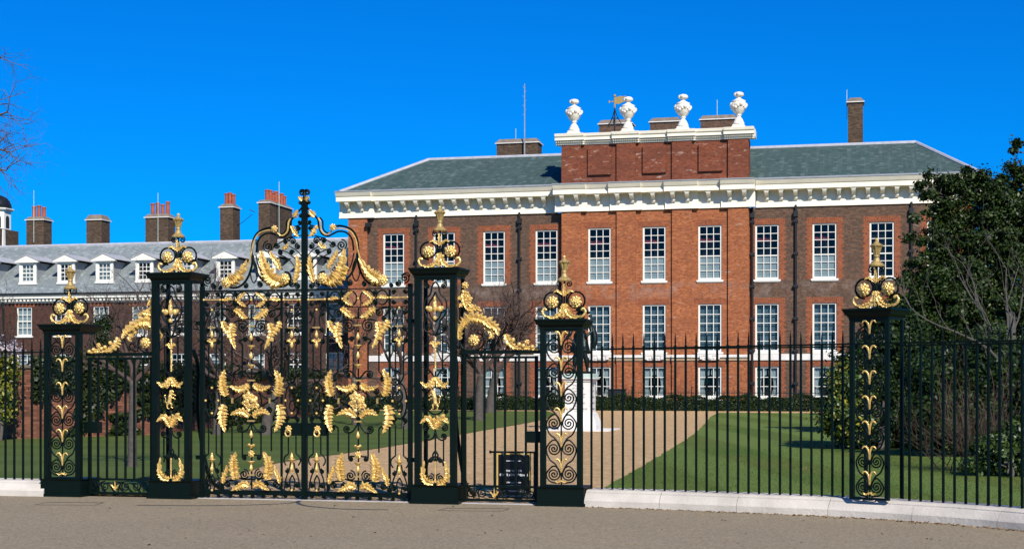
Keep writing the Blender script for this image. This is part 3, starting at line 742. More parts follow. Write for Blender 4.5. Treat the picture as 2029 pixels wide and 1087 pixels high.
obj('spindle', MB().tube([(L.x, L.y, zb), (L.x, L.y, zt)], 0.055, 6).ball((L.x, L.y, zt), 0.10), M['oldgold'], t)
fl = [(-0.42,0.02),(-0.36,0.10),(-0.28,0.02),(0.05,0.06),(0.06,0.28),(0.20,0.30),(0.34,0.36),(0.55,0.32),(0.80,0.36),(0.60,0.22),(0.50,0.16),(0.62,0.06),(0.80,0.02),(0.50,-0.08),(0.30,-0.18),(0.06,-0.14),(0.05,-0.02),(-0.28,-0.02),(-0.36,-0.1)]
vb = MB(); zf = zb + 0.42; n = len(fl)
vb.add([(L.x+a, L.y-.02, zf+b) for a, b in fl] + [(L.x+a, L.y+.02, zf+b) for a, b in fl], [tuple(range(n)), tuple(range(2*n-1, n-1, -1))] + [(k, n+k, n+(k+1) % n, (k+1) % n) for k in range(n)])
obj('banner', vb, M['oldgold'], t)

# ================================================================== WEST RANGE
YW = 98.0
def XW(p): return XA(p, YW)
def ZW(py, px=200): return PY(px, py, YW).z
west = thing('brick_range', 'long low brown brick range with grey slate roof, white dormers and tall chimneys', 'building', (XW(250), YW, 0))
wx0, wx1 = XW(-160), XW(760)
zE = ZW(589); wz1 = (ZW(664), ZW(606)); wz0 = (ZW(746), ZW(700))
wcols = [-28, 48, 124, 200, 277, 354, 431, 508, 585, 662]
wwx = 1.26
hol = []
for p in wcols:
    x = XW(p)
    for z in (wz0, wz1): hol.append((x-wwx/2, x+wwx/2, z[0], z[1]))
obj('wall', holed_wall(wx0, wx1, 0, zE, YW, hol, 0.2), M['westbrick'], west, recalc=False)
obj('wall', MB().box(wx0, wx1, YW+9, YW+9.3, 0, zE).box(wx0-.3, wx0, YW, YW+9.3, 0, zE).box(wx1, wx1+.3, YW, YW+9.3, 0, zE), M['westbrick'], west)
def small_window(H, Wd, rows, colsn, split, depth=0.1):
    hw_ = Wd/2; mb = MB(); y = depth
    mb.box(-hw_, -hw_+.09, y-.03, y+.08, 0, H); mb.box(hw_-.09, hw_, y-.03, y+.08, 0, H); mb.box(-hw_+.09, hw_-.09, y-.03, y+.08, 0, .12); mb.box(-hw_+.09, hw_-.09, y-.03, y+.08, H-.09, H)
    for k in range(1, rows):
        t_ = 0.04 if k == split else 0.02; z = lerp(.12, H-.09, k/rows); mb.box(-hw_+.09, hw_-.09, y, y+.04, z-t_, z+t_)
    for k in range(1, colsn):
        x = lerp(-hw_+.09, hw_-.09, k/colsn); mb.box(x-.02, x+.02, y-.003, y+.043, .12, H-.09)
    me = mb.mesh('window'); fixn(me); me.materials.append(M['white'])
    g = MB().box(-hw_+.09, hw_-.09, y+.045, y+.05, .12, H-.09).mesh('window_glass'); g.materials.append(M['glass'])
    bk = MB().box(-hw_, hw_, y+.5, y+.52, 0, H).mesh('window_backing'); bk.materials.append(M['room'])
    cu = MB().box(-hw_+.05, hw_-.05, y+.15, y+.17, 0.05, H*0.96).mesh('blind'); cu.materials.append(M['blind'])
    return me, g, bk, cu
SW = small_window(wz1[1]-wz1[0], wwx, 4, 3, 2); SW0 = small_window(wz0[1]-wz0[0], wwx, 4, 3, 2)
sill_me = MB().box(-wwx/2-.1, wwx/2+.1, -.1, .1, -.12, 0).mesh('sill'); sill_me.materials.append(M['white'])
for k, p in enumerate(wcols):
    x = XW(p)
    for z, sw in ((wz1, SW), (wz0, SW0)):
        L = Vector((x, YW, z[0])); w_ = obj('window', sw[0], None, west, loc=L)
        obj('window_glass', sw[1], None, w_, loc=L); obj('window_backing', sw[2], None, w_, loc=L); obj('sill', sill_me, None, w_, loc=L)
        if k % 3 != 2: obj('blind', sw[3], None, w_, loc=L)
        if z is wz1:
            mb = MB()
            for q in range(11):
                a, b = lerp(x-.85, x+.85, q/11), lerp(x-.85, x+.85, (q+1)/11); mb.box(a+.006, b-.006, YW-.008, YW+.04, z[1]+.003, z[1]+.30)
            obj('window_arch', mb, M['rub'], west)
obj('cornice', MB().ext([(YW+.2, zE-.35), (YW-.08, zE-.35), (YW-.10, zE-.25), (YW-.10, zE-.05), (YW-.42, zE-.03), (YW-.42, zE+.10), (YW-.50, zE+.22), (YW+.2, zE+.24)], wx0, wx1), M['white'], west)
dm = MB(); x = wx0
while x < wx1: dm.box(x, x+.16, YW-.34, YW-.09, zE-.24, zE-.06); x += .31
o = obj('dentils', dm, M['white'], west); o['kind'] = 'stuff'
obj('gutter', MB().box(wx0, wx1, YW-.56, YW-.42, zE+.23, zE+.36), M['iron2'], west)
YWR = YW + 4.6; zR = PY(250, 484, YWR).z; zEa = zE + .26; slope = (zR-zEa)/(YWR-YW+.5)
wroof = obj('roof', MB().add([(wx0,YW-.5,zEa),(wx1,YW-.5,zEa),(wx1,YWR,zR),(wx0,YWR,zR),(wx1,YW+9.6,zEa),(wx0,YW+9.6,zEa)], [(0,1,2,3),(3,2,4,5),(1,4,2),(0,3,5)]), M['slate2'], west)
obj('ridge', MB().tube([(wx0,YWR,zR),(wx1,YWR,zR)], .14, 7), M['leadlight'], wroof)
# dormers
dcols = [-22, 55, 131, 207, 286, 366, 447, 528, 609, 690]
YD = YW + 0.75
for _ in range(12): YD = YW - .5 + (PY(207, 557, YD).z - .20 - zEa)/slope
dz0 = PY(207, 557, YD).z; dz1 = PY(207, 520, YD).z
DW = small_window(dz1-dz0, 1.06, 4, 3, 2, 0.05)
for k, p in enumerate(dcols):
    x = XA(p, YD); ht = dz1+.10; yb = lambda z: YW-.5+(z-zEa)/slope
    mb = MB()      # cheeks
    for s in (-1, 1):
        a, b = sorted((x+s*.50, x+s*.64))
        n0 = [(YD+.03, dz0-.5), (yb(ht)+.3, dz0-.5), (yb(ht)+.3, ht+.02), (YD+.03, ht+.02)]
        mb.ext(n0, a, b)
    d = obj('dormer', mb, M['lead'], west)
    fr = MB().box(x-.70, x-.53, YD-.03, YD+.10, dz0-.15, dz1+.06).box(x+.53, x+.70, YD-.03, YD+.10, dz0-.15, dz1+.06).box(x-.53, x+.53, YD-.03, YD+.10, dz1, dz1+.10).box(x-.75, x+.75, YD-.08, YD+.10, dz0-.16, dz0-.005)
    pd = [(x-.98, ht), (x+.98, ht), (x+.98, ht+.10), (x, ht+.52), (x-.98, ht+.10)]
    fr.add([(a, YD-.22, z) for a, z in pd] + [(a, YD+.05, z) for a, z in pd], [(0,1,2,3,4), (9,8,7,6,5)] + [(j, 5+j, 5+(j+1) % 5, (j+1) % 5) for j in range(5)])
    pi = [(x-.70, ht+.13), (x+.70, ht+.13), (x, ht+.43)]
    obj('dormer_frame', fr, M['white'], d)
    yb1 = yb(ht+.55)+.2
    rfm = MB()
    for s in (-1, 1):
        a = [(x+s*1.04, YD-.26, ht+.10), (x, YD-.26, ht+.55), (x, yb1, ht+.55), (x+s*1.04, yb1-.4, ht+.10)]
        rfm.add(a + [(q[0], q[1], q[2]+.05) for q in a], [(0,1,2,3),(4,7,6,5),(0,4,5,1),(1,5,6,2),(2,6,7,3),(3,7,4,0)])
    obj('dormer_roof', rfm, M['leadlight'], d)
    L = Vector((x, YD-.01, dz0)); w_ = obj('window', DW[0], None, d, loc=L)
    obj('window_glass', DW[1], None, d, loc=L); obj('window_backing', MB().box(x-.53, x+.53, YD+.5, YD+.52, dz0, dz1), M['room'], d)
    if k % 2: obj('blind', DW[3], None, d, loc=L)
# chimneys with pots
def pots(parent, x0, x1, y, z, n, h=.95, r=.17, ys=None):
    for k in range(n):
        x = lerp(x0, x1, (k+.5)/n); yy = y if ys is None else lerp(ys[0], ys[1], (k+.5)/n)
        hh = h*(1 + .12*math.sin(k*2.7)); obj('chimney_pot', MB().lathe([(r*1.05,0),(r*.95,.1),(r*.85,hh*.85),(r*1.0,hh*.88),(r*1.0,hh),(r*.7,hh)], (x, yy, z), 10), M['pot'], parent)
for (xa, xb, yt, Y, dep, np_) in ((52,98,436,102.6,1.2,3), (171,214,436,102.6,1.3,0), (288,345,431,102.6,1.2,4), (436,475,411,103.5,1.3,3)):
    c = stack(XA(xa,Y), XA(xb,Y)-dep*0.42, Y, Y+dep, 8, PY((xa+xb)/2, yt, Y).z, M['brown2'], west, capz=.24 if np_ else .38, white=True)
    zt = PY((xa+xb)/2, yt, Y).z+.22
    if np_: pots(c, XA(xa,Y)+.1, XA(xb,Y)-dep*.42-.1, Y+dep/2, zt, np_)
Y = 101.0; xa = XA(512, Y)
zt = PY(530, 402, Y).z
c = stack(xa, xa+.9, Y, Y+4.4, 8, zt, M['brown2'], west, capz=.2)
pots(c, xa+.45, xa+.45, Y, zt+.2, 7, .85, .19, (Y+.3, Y+4.2))
for (p, pt, pb, Y) in ((67, 377, 480, 102.4), (313, 382, 478, 102.4), (553, 360, 470, 101.2)):
    a, b = PY(p, pb, Y), PY(p, pt, Y); obj('lightning_rod', MB().tube([a, (b.x, b.y, b.z)], .022, 5), M['verdigris'], west)
a = PY(470, 447, 103.4); b = PY(500, 424, 103); c_ = PY(497, 414, 103)
obj('television_aerial', MB().tube([a, PY(484, 438, 103), b], .02, 5).tube([PY(494,415,103), PY(505,420,103)], .03, 5), M['iron2'], west)
for p in (8,):
    x = XW(p); obj('downpipe', MB().tube([(x, YW-.12, .2), (x, YW-.12, zE-.3)], .09, 7), M['iron2'], west)
# brick chimneys' neighbour: clock turret
YT = 118.0; L = PY(-11, 490, YT)
tur = thing('clock_turret', 'white clock turret with dark dome above the slate roof', 'turret', (L.x, YT, 0))
zt0 = L.z-1; q = YT/2900*1.04
def zT(py): return PY(-10, py, YT).z
def octo(prof, n=8):
    mb = MB(); vs_ = []
    for r_, z in prof:
        vs_ += [(L.x+r_*math.cos(math.pi/8+k*math.pi/4), YT+r_*math.sin(math.pi/8+k*math.pi/4), z) for k in range(8)]
    return mb.add(vs_, [(i*8+k, i*8+(k+1) % 8, (i+1)*8+(k+1) % 8, (i+1)*8+k) for i in range(len(prof)-1) for k in range(8)] + [tuple(range(7, -1, -1)), tuple((len(prof)-1)*8+k for k in range(8))])
obj('lantern', octo([(1.42, zT(456)), (1.42, zT(419))]), M['white'], tur)
for k in range(8):
    a = k*math.pi/4; r_ = 1.42*math.cos(math.pi/8)
    mb = MB(); n_ = 8
    pf = [(-.27, zT(453)), (.27, zT(453)), (.27, zT(434))] + [(.27*math.cos(math.pi*q_/6), zT(434)+.27*math.sin(math.pi*q_/6)) for q_ in range(1, 6)] + [(-.27, zT(434))]
    c_, s2 = math.cos(a), math.sin(a); m_ = len(pf)
    fr_ = [(L.x+c_*(r_+.012)-s2*u_, YT+s2*(r_+.012)+c_*u_, z) for u_, z in pf]; bk = [(L.x+c_*(r_-.05)-s2*u_, YT+s2*(r_-.05)+c_*u_, z) for u_, z in pf]
    mb.add(fr_+bk, [tuple(range(m_)), tuple(range(2*m_-1, m_-1, -1))] + [(q_, m_+q_, m_+(q_+1) % m_, (q_+1) % m_) for q_ in range(m_)])
    obj('dark_arch_panel', mb, M['room'], tur)  # dark panel on the solid lantern, painting the shade inside an arch
obj('cornice', octo([(1.45, zT(419)), (1.62, zT(418)), (1.70, zT(416)), (1.70, zT(414)), (1.50, zT(413.5))]), M['white'], tur)
obj('dome', MB().lathe([(1.50,0),(1.47,.35),(1.32,.72),(1.02,1.02),(.62,1.2),(.2,1.32),(.10,1.7)], (L.x, YT, zT(413.5)), 20), M['iron2'], tur, smooth=True)
obj('clock_stage', MB().box(L.x-1.5, L.x+1.5, YT-1.5, YT+1.5, 6, zT(456)-.002), M['brown2'], tur)
obj('clock_face', MB().lathe([(.75,0),(.75,.06)], (0,0,0), 20), M['lead'], tur, loc=(L.x+.45, YT-1.51, zT(475)), rot=(R(90),0,0))
obj('volute', MB().frus(L.x+1.5, L.x+1.85, YT-1.45, YT-.9, 6, zT(458), -.12), M['white'], tur)

# ================================================================== GARDEN WALL with ivy
gw = [PG(-160, 876), PG(300, 862), PG(690, 818)]
garden = thing('garden_wall', 'old brick garden wall partly covered by ivy behind the lawn', 'wall', (gw[1].x, gw[1].y, 0))
bricks = []
for a, b in zip(gw, gw[1:]):
    d = (b-a); ln = d.length; d = d.normalized(); n = Vector((d.y, -d.x, 0))    # towards the camera
    ang = math.atan2(d.y, d.x); H = 2.15
    p = [a, b, b-n*.30, a-n*.30]
    obj('wall_core', MB().poly([(q.x, q.y) for q in p], 0, H), M['mortar'], garden)
    obj('coping', MB().poly([(q.x, q.y) for q in (a+n*.07, b+n*.07, b-n*.37, a-n*.37)], H, H+.09), M['cap'], garden)
    for r_ in range(int(H/.0755)):
        off = .1125*(r_ % 2); x = -off
        while x < ln:
            bricks.append((a + d*max(x, 0) , d, n, min(.217, ln-x), r_*.0755, ang)); x += .2275
rnd.shuffle(bricks)
near = [b for b in bricks if PG(-20,870).x < b[0].x < PG(60,868).x and .05 < b[4] < 1.6] + [b for b in bricks if PG(195,866).x < b[0].x < PG(305,862).x and b[4] < 1.7]
single = near[:300]; ids = {id(b) for b in single}
bm_ = MB().box(0, .217, -.012, .02, 0, .066); bme = bm_.mesh('brick'); fixn(bme); bme.materials.append(M['wallbrick'])
bm2 = MB().box(0, .217, -.012, .02, 0, .066); bme2 = bm2.mesh('brick'); fixn(bme2); bme2.materials.append(plain('single_brick_a', (0.21, 0.085, 0.05), .9, 0, .4, 3))
bme3 = bme2.copy(); bme3.materials[0] = plain('single_brick_b', (0.12, 0.05, 0.035), .9, 0, .4, 3)
for k, (p, d, n, w_, z, ang) in enumerate(single):
    obj('brick', (bme2, bme3)[k % 2] , None, garden, loc=p + Vector((0,0,z)) + n*rnd.uniform(-.003, .003), rot=(0,0,ang))
st = MB()
for b in bricks:
    if id(b) in ids: continue
    p, d, n, w_, z, ang = b; o_ = rnd.uniform(-.003, .004)
    f0 = p + n*(.012+o_); f1 = f0 + d*w_; b0 = p - n*.02; b1 = b0 + d*w_
    st.add([(f0.x,f0.y,z),(f1.x,f1.y,z),(b1.x,b1.y,z),(b0.x,b0.y,z),(f0.x,f0.y,z+.066),(f1.x,f1.y,z+.066),(b1.x,b1.y,z+.066),(b0.x,b0.y,z+.066)],
           [(0,1,5,4),(4,5,6,7),(1,2,6,5),(3,0,4,7)])
o = obj('bricks', st, M['wallbrick'], garden, recalc=False); o['kind'] = 'stuff'

# ================================================================== IRONWORK
def acanthus(path, wid, yf=0.0, lobes_=6, relief=0.5, curl=1.0, n=54, sgn=1):
    """A lobed leaf along a path in the x-z plane, swelling towards the viewer; path points are (x, z)."""
    lobes = lobes_*1.15; seed_ = (path[0][0]*7.3 + path[-1][1]*3.1) % 6.28
    P = smooth([(p[0], 0, p[1]) for p in path], max(4, n // (len(path)-1))); m = len(P); mb = MB(); vs_ = []
    for i, p in enumerate(P):
        t = i/(m-1); tg = (P[min(i+1, m-1)] - P[max(i-1, 0)]).normalized(); nn = Vector((-tg.z, 0, tg.x))
        env = (math.sin(math.pi*min(1, .10+.90*t**.75))**.6) if t < .999 else .12
        tt = (t + .035*math.sin(9*t+seed_))*lobes; ph = tt % 1.0; ra = .7 + .6*((math.sin(int(tt)*12.9898+seed_)*43758.5453) % 1.0); lob = .40 + .62*ra*(ph**.75 if ph < .82 else (1-ph)/.18)
        w = wid*env*lob; t2 = (t + .03*math.sin(8*t+seed_*2))*lobes*.85+.35; rb = .6 + .6*((math.sin(int(t2)*78.233+seed_)*24634.6345) % 1.0); p2 = t2 % 1.0; w2 = wid*env*(.36 + .60*rb*(p2**.75 if p2 < .82 else (1-p2)/.18))
        h = wid*relief*env*(.55+.38*ph); y0 = yf - curl*wid*.5*t*t
        vs_ += [p + nn*w + Vector((0, y0+.1*h, 0)), p + nn*w*.55 + Vector((0, y0-h, 0)), p + Vector((0, y0-h*.45, 0)),
                p - nn*w2*.55 + Vector((0, y0-h, 0)), p - nn*w2 + Vector((0, y0+.1*h, 0)), p + Vector((0, y0+.012+.2*h, 0))]
    k = 6
    mb.add(vs_, [(i*k+j, i*k+(j+1) % k, (i+1)*k+(j+1) % k, (i+1)*k+j) for i in range(m-1) for j in range(k)] + [tuple(range(k-1, -1, -1)), tuple((m-1)*k+j for j in range(k))])
    return mb
def rosette_mesh(r, petals=8, seed=0):
    mb = MB(); rr_ = random.Random(seed)
    for ring, (rad, cnt, sz, yy) in enumerate(((.66, petals, .36, 0), (.36, petals-2, .27, -.28), (.0, 1, .26, -.46))):
        for k in range(cnt):
            a = 2*math.pi*(k+.5*ring)/cnt + rr_.uniform(-.08, .08)
            q = Matrix.Rotation(-a, 3, 'Y')
            mb.ball((rad*r*math.cos(a), yy*r, rad*r*math.sin(a)), (sz*r*1.05, sz*r*.7, sz*r*.85), 7, 5, q)
    return mb
def spiral(cx_, cz_, r, a0, turns, dirn=1, inner=.18, y=0.0, n=14):
    m = int(abs(turns)*n)+1
    return [Vector((cx_ + (lerp(r, r*inner, k/(m-1)))*math.cos(a0+dirn*2*math.pi*turns*k/(m-1)), y, cz_ + (lerp(r, r*inner, k/(m-1)))*math.sin(a0+dirn*2*math.pi*turns*k/(m-1)))) for k in range(m)]
def ellipse(cx_, cz_, rx, rz, y=0, n=20):
    return [Vector((cx_+rx*math.cos(2*math.pi*k/n), y, cz_+rz*math.sin(2*math.pi*k/n))) for k in range(n+1)]
BR = .0128                     # half thickness of a scroll bar
ros_big = rosette_mesh(.085, 9, 1); ros_big_me = ros_big.mesh('rosette', True); fixn(ros_big_me); ros_big_me.materials.append(M['gold'])
ros_sm_me = rosette_mesh(.055, 7, 2).mesh('rosette', True); fixn(ros_sm_me); ros_sm_me.materials.append(M['gold'])
drop_me = MB().lathe([(.004,-.062),(.018,-.045),(.028,-.02),(.026,0),(.015,.03),(.006,.055)], n=8).mesh('gilt_drop', True); fixn(drop_me); drop_me.materials.append(M['gold'])
cup_me = MB().lathe([(.008,-.03),(.018,-.02),(.03,0),(.058,.022),(.060,.030),(.01,.026)], n=10).mesh('gilt_cup', True); fixn(cup_me); cup_me.materials.append(M['gold'])
bead_me = MB().ball((0,0,0), .020, 8, 6).mesh('gilt_bead', True); bead_me.materials.append(M['gold'])
collar_h = MB().box(-.055,.055,-.02,.02,-.011,.011).mesh('gilt_collar'); fixn(collar_h); collar_h.materials.append(M['oldgold'])
collar_v = MB().box(-.011,.011,-.02,.02,-.04,.04).mesh('gilt_collar'); fixn(collar_v); collar_v.materials.append(M['oldgold'])

def G2(px, py, Y=YG):
    v = PY(px, py, Y); return (v.x, v.z)
XC = XA(603.5, YG)

def gate_leaf(s, label):
    """s=-1 is traced from the photograph, s=+1 is its mirror image about the meeting stile."""
    hx = XA(401, YG) if s < 0 else 2*XC - XA(401, YG)
    g = thing('gate_leaf', label, 'gate', (hx, YG, 0), 'leaves of the tall double gate')
    PM = XA(604.5, YG) - XA(603.5, YG)                # metres per pixel here
    def mp(px, py):
        x, z = G2(px, py); return (x if s < 0 else 2*XC-x, z)
    def v3(p, y=0): return Vector((p[0], YG+y, p[1]))
    def bar(pts, r=BR, name='bar', n=4): return obj(name, MB().tube([v3(mp(*p)) for p in pts], r, n), M['iron'], g)
    def boxb(x0, y0, x1, y1, d=.02, name='frame'):
        a, b = mp(x0, y1), mp(x1, y0); xx = sorted((a[0], b[0])); zz = sorted((a[1], b[1]))
        return obj(name, MB().box(xx[0], xx[1], YG-d, YG+d, zz[0], zz[1]), M['iron'], g)
    def scr(pts, r=BR, n=5):
        return obj('scroll', MB().tube(smooth([v3(mp(*p)) for p in pts], n), r, 5), M['iron'], g)
    def spi(x, y, r, a=90, turns=1.6, d=1):
        c = mp(x, y); a = R(a); 
        if s > 0: a = math.pi - a; d = -d
        pts = spiral(c[0], c[1], r*PM, a, turns, d); pts = [Vector((p.x, YG, p.z)) for p in pts]
        mb = MB().tube(pts, BR*.9, 5); mb.ball(pts[-1], BR*1.6, 6, 4)
        return obj('scroll', mb, M['iron'], g)
    def ell(x, y, rx, rz, r=BR*.9):
        c = mp(x, y); return obj('ring', MB().tube([Vector((p.x, YG, p.z)) for p in ellipse(c[0], c[1], rx*PM, rz*PM)], r, 5), M['iron'], g)
    def leaf(pts, w, lobes=6, curl=1.0):
        return obj('gilt_leaf', acanthus([mp(*p) for p in pts], w*PM*1.62, YG-.02, lobes, .55, curl), M['gold'], g, smooth=False)
    def put(me, x, y, dy=-.02):
        c = mp(x, y); return obj(me.name.split('.')[0], me, None, g, loc=(c[0], YG+dy, c[1]))
    # frame
    boxb(397.5, 568, 404.5, 986, .035); boxb(598.3, 392, 603.4, 988, .03)
    for y, h in ((575, 2.4), (610.5, 2.0), (975, 3.0)): boxb(404.6, y-h, 599.4, y+h, .018, 'rail')
    for x in (439.5, 558): boxb(x-1.8, 578, x+1.8, 972, .014, 'bar')
    boxb(558+2, 837, 599, 862, .05, 'lock_box')
    put(ros_sm_me, 575, 849, -.07); obj('ring_handle', MB().tube([Vector((p.x, YG-.09, p.z)) for p in ellipse(*mp(575, 857), .04, .045)], .012, 6), M['gold'], g)
    # wide panel
    ax = 498.7
    for q in (-1, 1):
        def m_(dx): return ax + q*dx
        aq = (lambda a: a) if q < 0 else (lambda a: 180-a)
        for (dx, y0, y1) in ((39, 681, 736), (18.5, 683, 733), (39, 846, 893), (18.5, 856, 906)):
            bar([(m_(dx), y0), (m_(dx), y1)])
        for (dx, y, r, a, t, d) in ((39,622,8,90,1.5,1),(49,634,5,90,1.4,-1),(18,647,12,90,1.8,-1),(13,673,5,0,1.4,1),(21,742,7,90,1.6,1),(46,751,4.5,90,1.4,-1),
                                    (34,775,7,0,1.7,1),(34,811,7,0,1.7,-1),(22,848,7,-90,1.6,-1),(50,846,4.5,-90,1.4,1),(15,939,10,90,1.8,-1),(14,906,5,90,1.4,1),(47,958,7,90,1.5,1),(30,957,5,90,1.4,-1),(57,965,3.5,90,1.2,1)):
            spi(m_(dx), y, r, aq(a), t, d if q < 0 else -d)
        for pts in ([(18,635),(32,637),(40,650),(38,668),(39,681)], [(58,612),(44,614),(31,620),(20,630),(0,631)], [(49,629),(56,622),(58,613)], [(18,683),(24,676),(18,672),(13,668)],
                    [(0,756),(9,770),(20,783),(37,793)], [(37,793),(48,790),(54,779)], [(37,793),(48,797),(54,806)], [(0,832),(9,818),(20,804),(37,793)],
                    [(0,753),(7,744),(14,736),(21,735)], [(0,834),(6,846),(13,854),(22,855)], [(39,736),(44,742),(46,747)], [(39,846),(45,842),(50,842)],
                    [(0,949),(15,949),(26,946),(33,950)], [(33,950),(44,951),(53,957),(58,966)], [(0,899),(8,901),(14,901)], [(0,958),(14,957),(24,961),(38,970)]):
            scr([(m_(dx), y) for dx, y in pts])
        leaf([(m_(dx), y) for dx, y in ((33,613),(24,619),(14,628),(5,630))], 6, 5)
        leaf([(m_(dx), y) for dx, y in ((36,640),(40,655),(37,672),(29,691))], 7.5, 6)
        leaf([(m_(dx), y) for dx, y in ((57,636),(53,648),(46,658),(41,667))], 6, 5)
        leaf([(m_(dx), y) for dx, y in ((50,784),(55,768),(56,750),(49,732))], 9, 7)
        leaf([(m_(dx), y) for dx, y in ((5,761),(14,769),(26,770),(41,764))], 6.5, 6)
        leaf([(m_(dx), y) for dx, y in ((4,825),(14,816),(26,815),(39,821))], 6.5, 6)
        leaf([(m_(dx), y) for dx, y in ((54,801),(58,818),(56,836),(49,855))], 8.5, 7)
        leaf([(m_(dx), y) for dx, y in ((31,949),(34,930),(34,912),(27,894))], 9.5, 7)
        leaf([(m_(dx), y) for dx, y in ((56,956),(54,944),(49,932),(47,920))], 4.6, 5)
        leaf([(m_(dx), y) for dx, y in ((4,962),(14,958),(24,963),(38,970))], 6.5, 6)
        put(collar_v, m_(37), 793)
        # frieze
        ell(m_(17), 593, 14, 14); ell(m_(45), 593, 11, 13); spi(m_(31), 583, 5, aq(90), 1.4, 1 if q < 0 else -1); spi(m_(31), 603, 5, aq(-90), 1.4, -1 if q < 0 else 1)
        leaf([(m_(dx), y) for dx, y in ((27,594),(21,588),(15,583),(9,580))], 3.6, 4); leaf([(m_(dx), y) for dx, y in ((27,596),(21,601),(15,605),(9,607))], 3.6, 4)
        leaf([(m_(dx), y) for dx, y in ((54,594),(48,593),(42,592),(36,594))], 3.6, 4)
        put(bead_me, m_(30), 594); put(bead_me, m_(56), 594)
    bar([(ax, 612), (ax, 632)]); bar([(ax, 655), (ax, 775)]); bar([(ax, 815), (ax, 968)])
    ell(ax, 795, 20, 23)
    put(drop_me, ax, 667); put(cup_me, ax, 688); put(drop_me, ax, 704); put(cup_me, ax, 726); put(drop_me, ax, 859); put(cup_me, ax, 884); put(ros_sm_me, ax, 898); put(cup_me, ax, 916); put(drop_me, ax, 925)
    put(bead_me, ax+5, 881); put(bead_me, ax-4, 880); put(bead_me, ax, 594)
    # the gilt cipher in the ring
    cm = MB(); c = mp(ax, 795); rr_ = random.Random(4)
    for k in range(26):
        a = rr_.uniform(0, 6.28); d_ = .125*math.sqrt(rr_.uniform(.02, 1)); cm.ball((c[0]+d_*math.cos(a), YG-.03-.05*(1-d_/.13), c[1]+1.1*d_*math.sin(a)), (rr_.uniform(.02,.04), .022, rr_.uniform(.018,.032)), 7, 5, Matrix.Rotation(rr_.uniform(0, 3), 3, 'Y'))
    for k in range(9):
        a = k*.7; cm.tube([Vector((p.x, YG-.05, p.z)) for p in spiral(c[0]+.06*math.cos(a), c[1]+.07*math.sin(a), .045, a, 1.1, 1 if k % 2 else -1)], .011, 5)
    obj('gilt_cipher', cm, M['gold'], g)
    for x, y in ((ax, 646), (ax, 753), (ax, 833), (ax, 940)): put(collar_h, x, y)
    # narrow panels
    for an in (421, 579):
        for q in (-1, 1):
            def m_(dx): return an + q*dx
            aq = (lambda a: a) if q < 0 else (lambda a: 180-a); e = 1 if q < 0 else -1
            for (y0, y1) in ((686, 744), (840 if an < 500 else 863, 898)): bar([(m_(7.5), y0), (m_(7.5), y1)], BR*.9)
            for (dx, y, r, a, t, d) in ((10,622,5,90,1.5,1),(10,655,5,0,1.5,1),(11,676,5,0,1.5,-1),(10,830,5,0,1.5,1),(10,932,4.5,90,1.5,-1),(10,960,5.5,90,1.5,1),(11,584,4.5,0,1.3,1),(11,602,4.5,0,1.3,-1)):
                spi(m_(dx), y, r, aq(a), t, d*e)
            for pts in ([(14,613),(5,628),(6,645),(14,662),(7.5,686)], [(4,612),(9,628),(14,640)], [(0,758),(5,752),(7.5,744)], [(0,826),(7,824),(13,813)], [(7.5,898),(15,905),(16,914),(12,921)],
                        [(3,915),(6,930),(12,946),(16,970)], [(0,940),(5,952),(3,970)], [(7.5,838),(14,832)]):
                scr([(m_(dx), y) for dx, y in pts], BR*.9)
            put(bead_me, m_(12.5), 793); put(bead_me, m_(16), 594)
            leaf([(m_(dx), y) for dx, y in ((1,678),(5,674),(9,676))], 3, 3)
        ell(an, 793, 14, 33); ell(an, 783, 5.5, 10); ell(an, 804, 5.5, 10)
        obj('gilt_rod', MB().tube([v3(mp(an-16, 594), -.02), v3(mp(an+16, 594), -.02)], .010, 5), M['gold'], g)
        put(collar_h, an, 649); put(drop_me, an, 662); put(drop_me, an, 682); put(bead_me, an, 768); put(bead_me, an, 818); put(cup_me, an, 912); put(drop_me, an, 903); put(drop_me, an, 926); put(bead_me, an, 970); put(bead_me, an, 614)
        obj('gilt_rod', MB().tube([v3(mp(an, 900), -.01), v3(mp(an, 937), -.01)], .014, 6), M['gold'], g)
    for k in range(9):
        x = 412 + k*22; spi(x, 981.5, 4, 90, 1.3, 1 if k % 2 else -1)
    # crest
    main = [(455,569),(470,569),(484,560),(494,543),(500,520),(499,500),(501,480),(508,464),(520,455),(534,451),(546,452)]
    inner = [(455,562),(470,561),(482,552),(490,538),(497,520)]
    scr(main, .017, 6); scr([(508,500),(510,482),(516,470),(526,463),(538,462),(548,466),(558,470),(570,464),(575,450),(577,437)], .014, 6)
    scr([(577,437),(586,424),(596,414),(600,408)], .014); scr([(546,452),(552,462),(560,463),(567,455),(568,440),(574,432)], .012)
    scr([(501,505),(504,525),(510,541),(520,554),(536,564),(552,568),(568,564),(576,552),(572,541),(564,539)], .017, 6)
    scr([(507,505),(512,526),(520,542),(534,555),(548,560)], .010)
    scr([(503,515),(497,530),(497,548),(503,560),(510,548),(509,530),(503,515)], .010)
    leaf([(452,560),(464,556),(478,543),(494,516)], 11, 7); leaf([(556,560),(540,553),(528,530),(521,497)], 13, 8); leaf([(566,560),(548,562),(530,555),(516,536)], 6, 6)
    leaf([(556,534),(550,520),(541,508),(538,497)], 5.5, 6)
    gl = obj('gilt_leaf', MB().tube(smooth([v3(mp(*p), -.012) for p in ((490,534),(498,505),(503,480),(513,463),(528,457),(542,456))], 5), [.010]*26, 5) , M['gold'], g)
    obj('gilt_leaf', MB().tube(smooth([v3(mp(*p), -.012) for p in ((550,461),(560,467),(570,458),(572,442),(576,433))], 5), .012, 5), M['gold'], g)
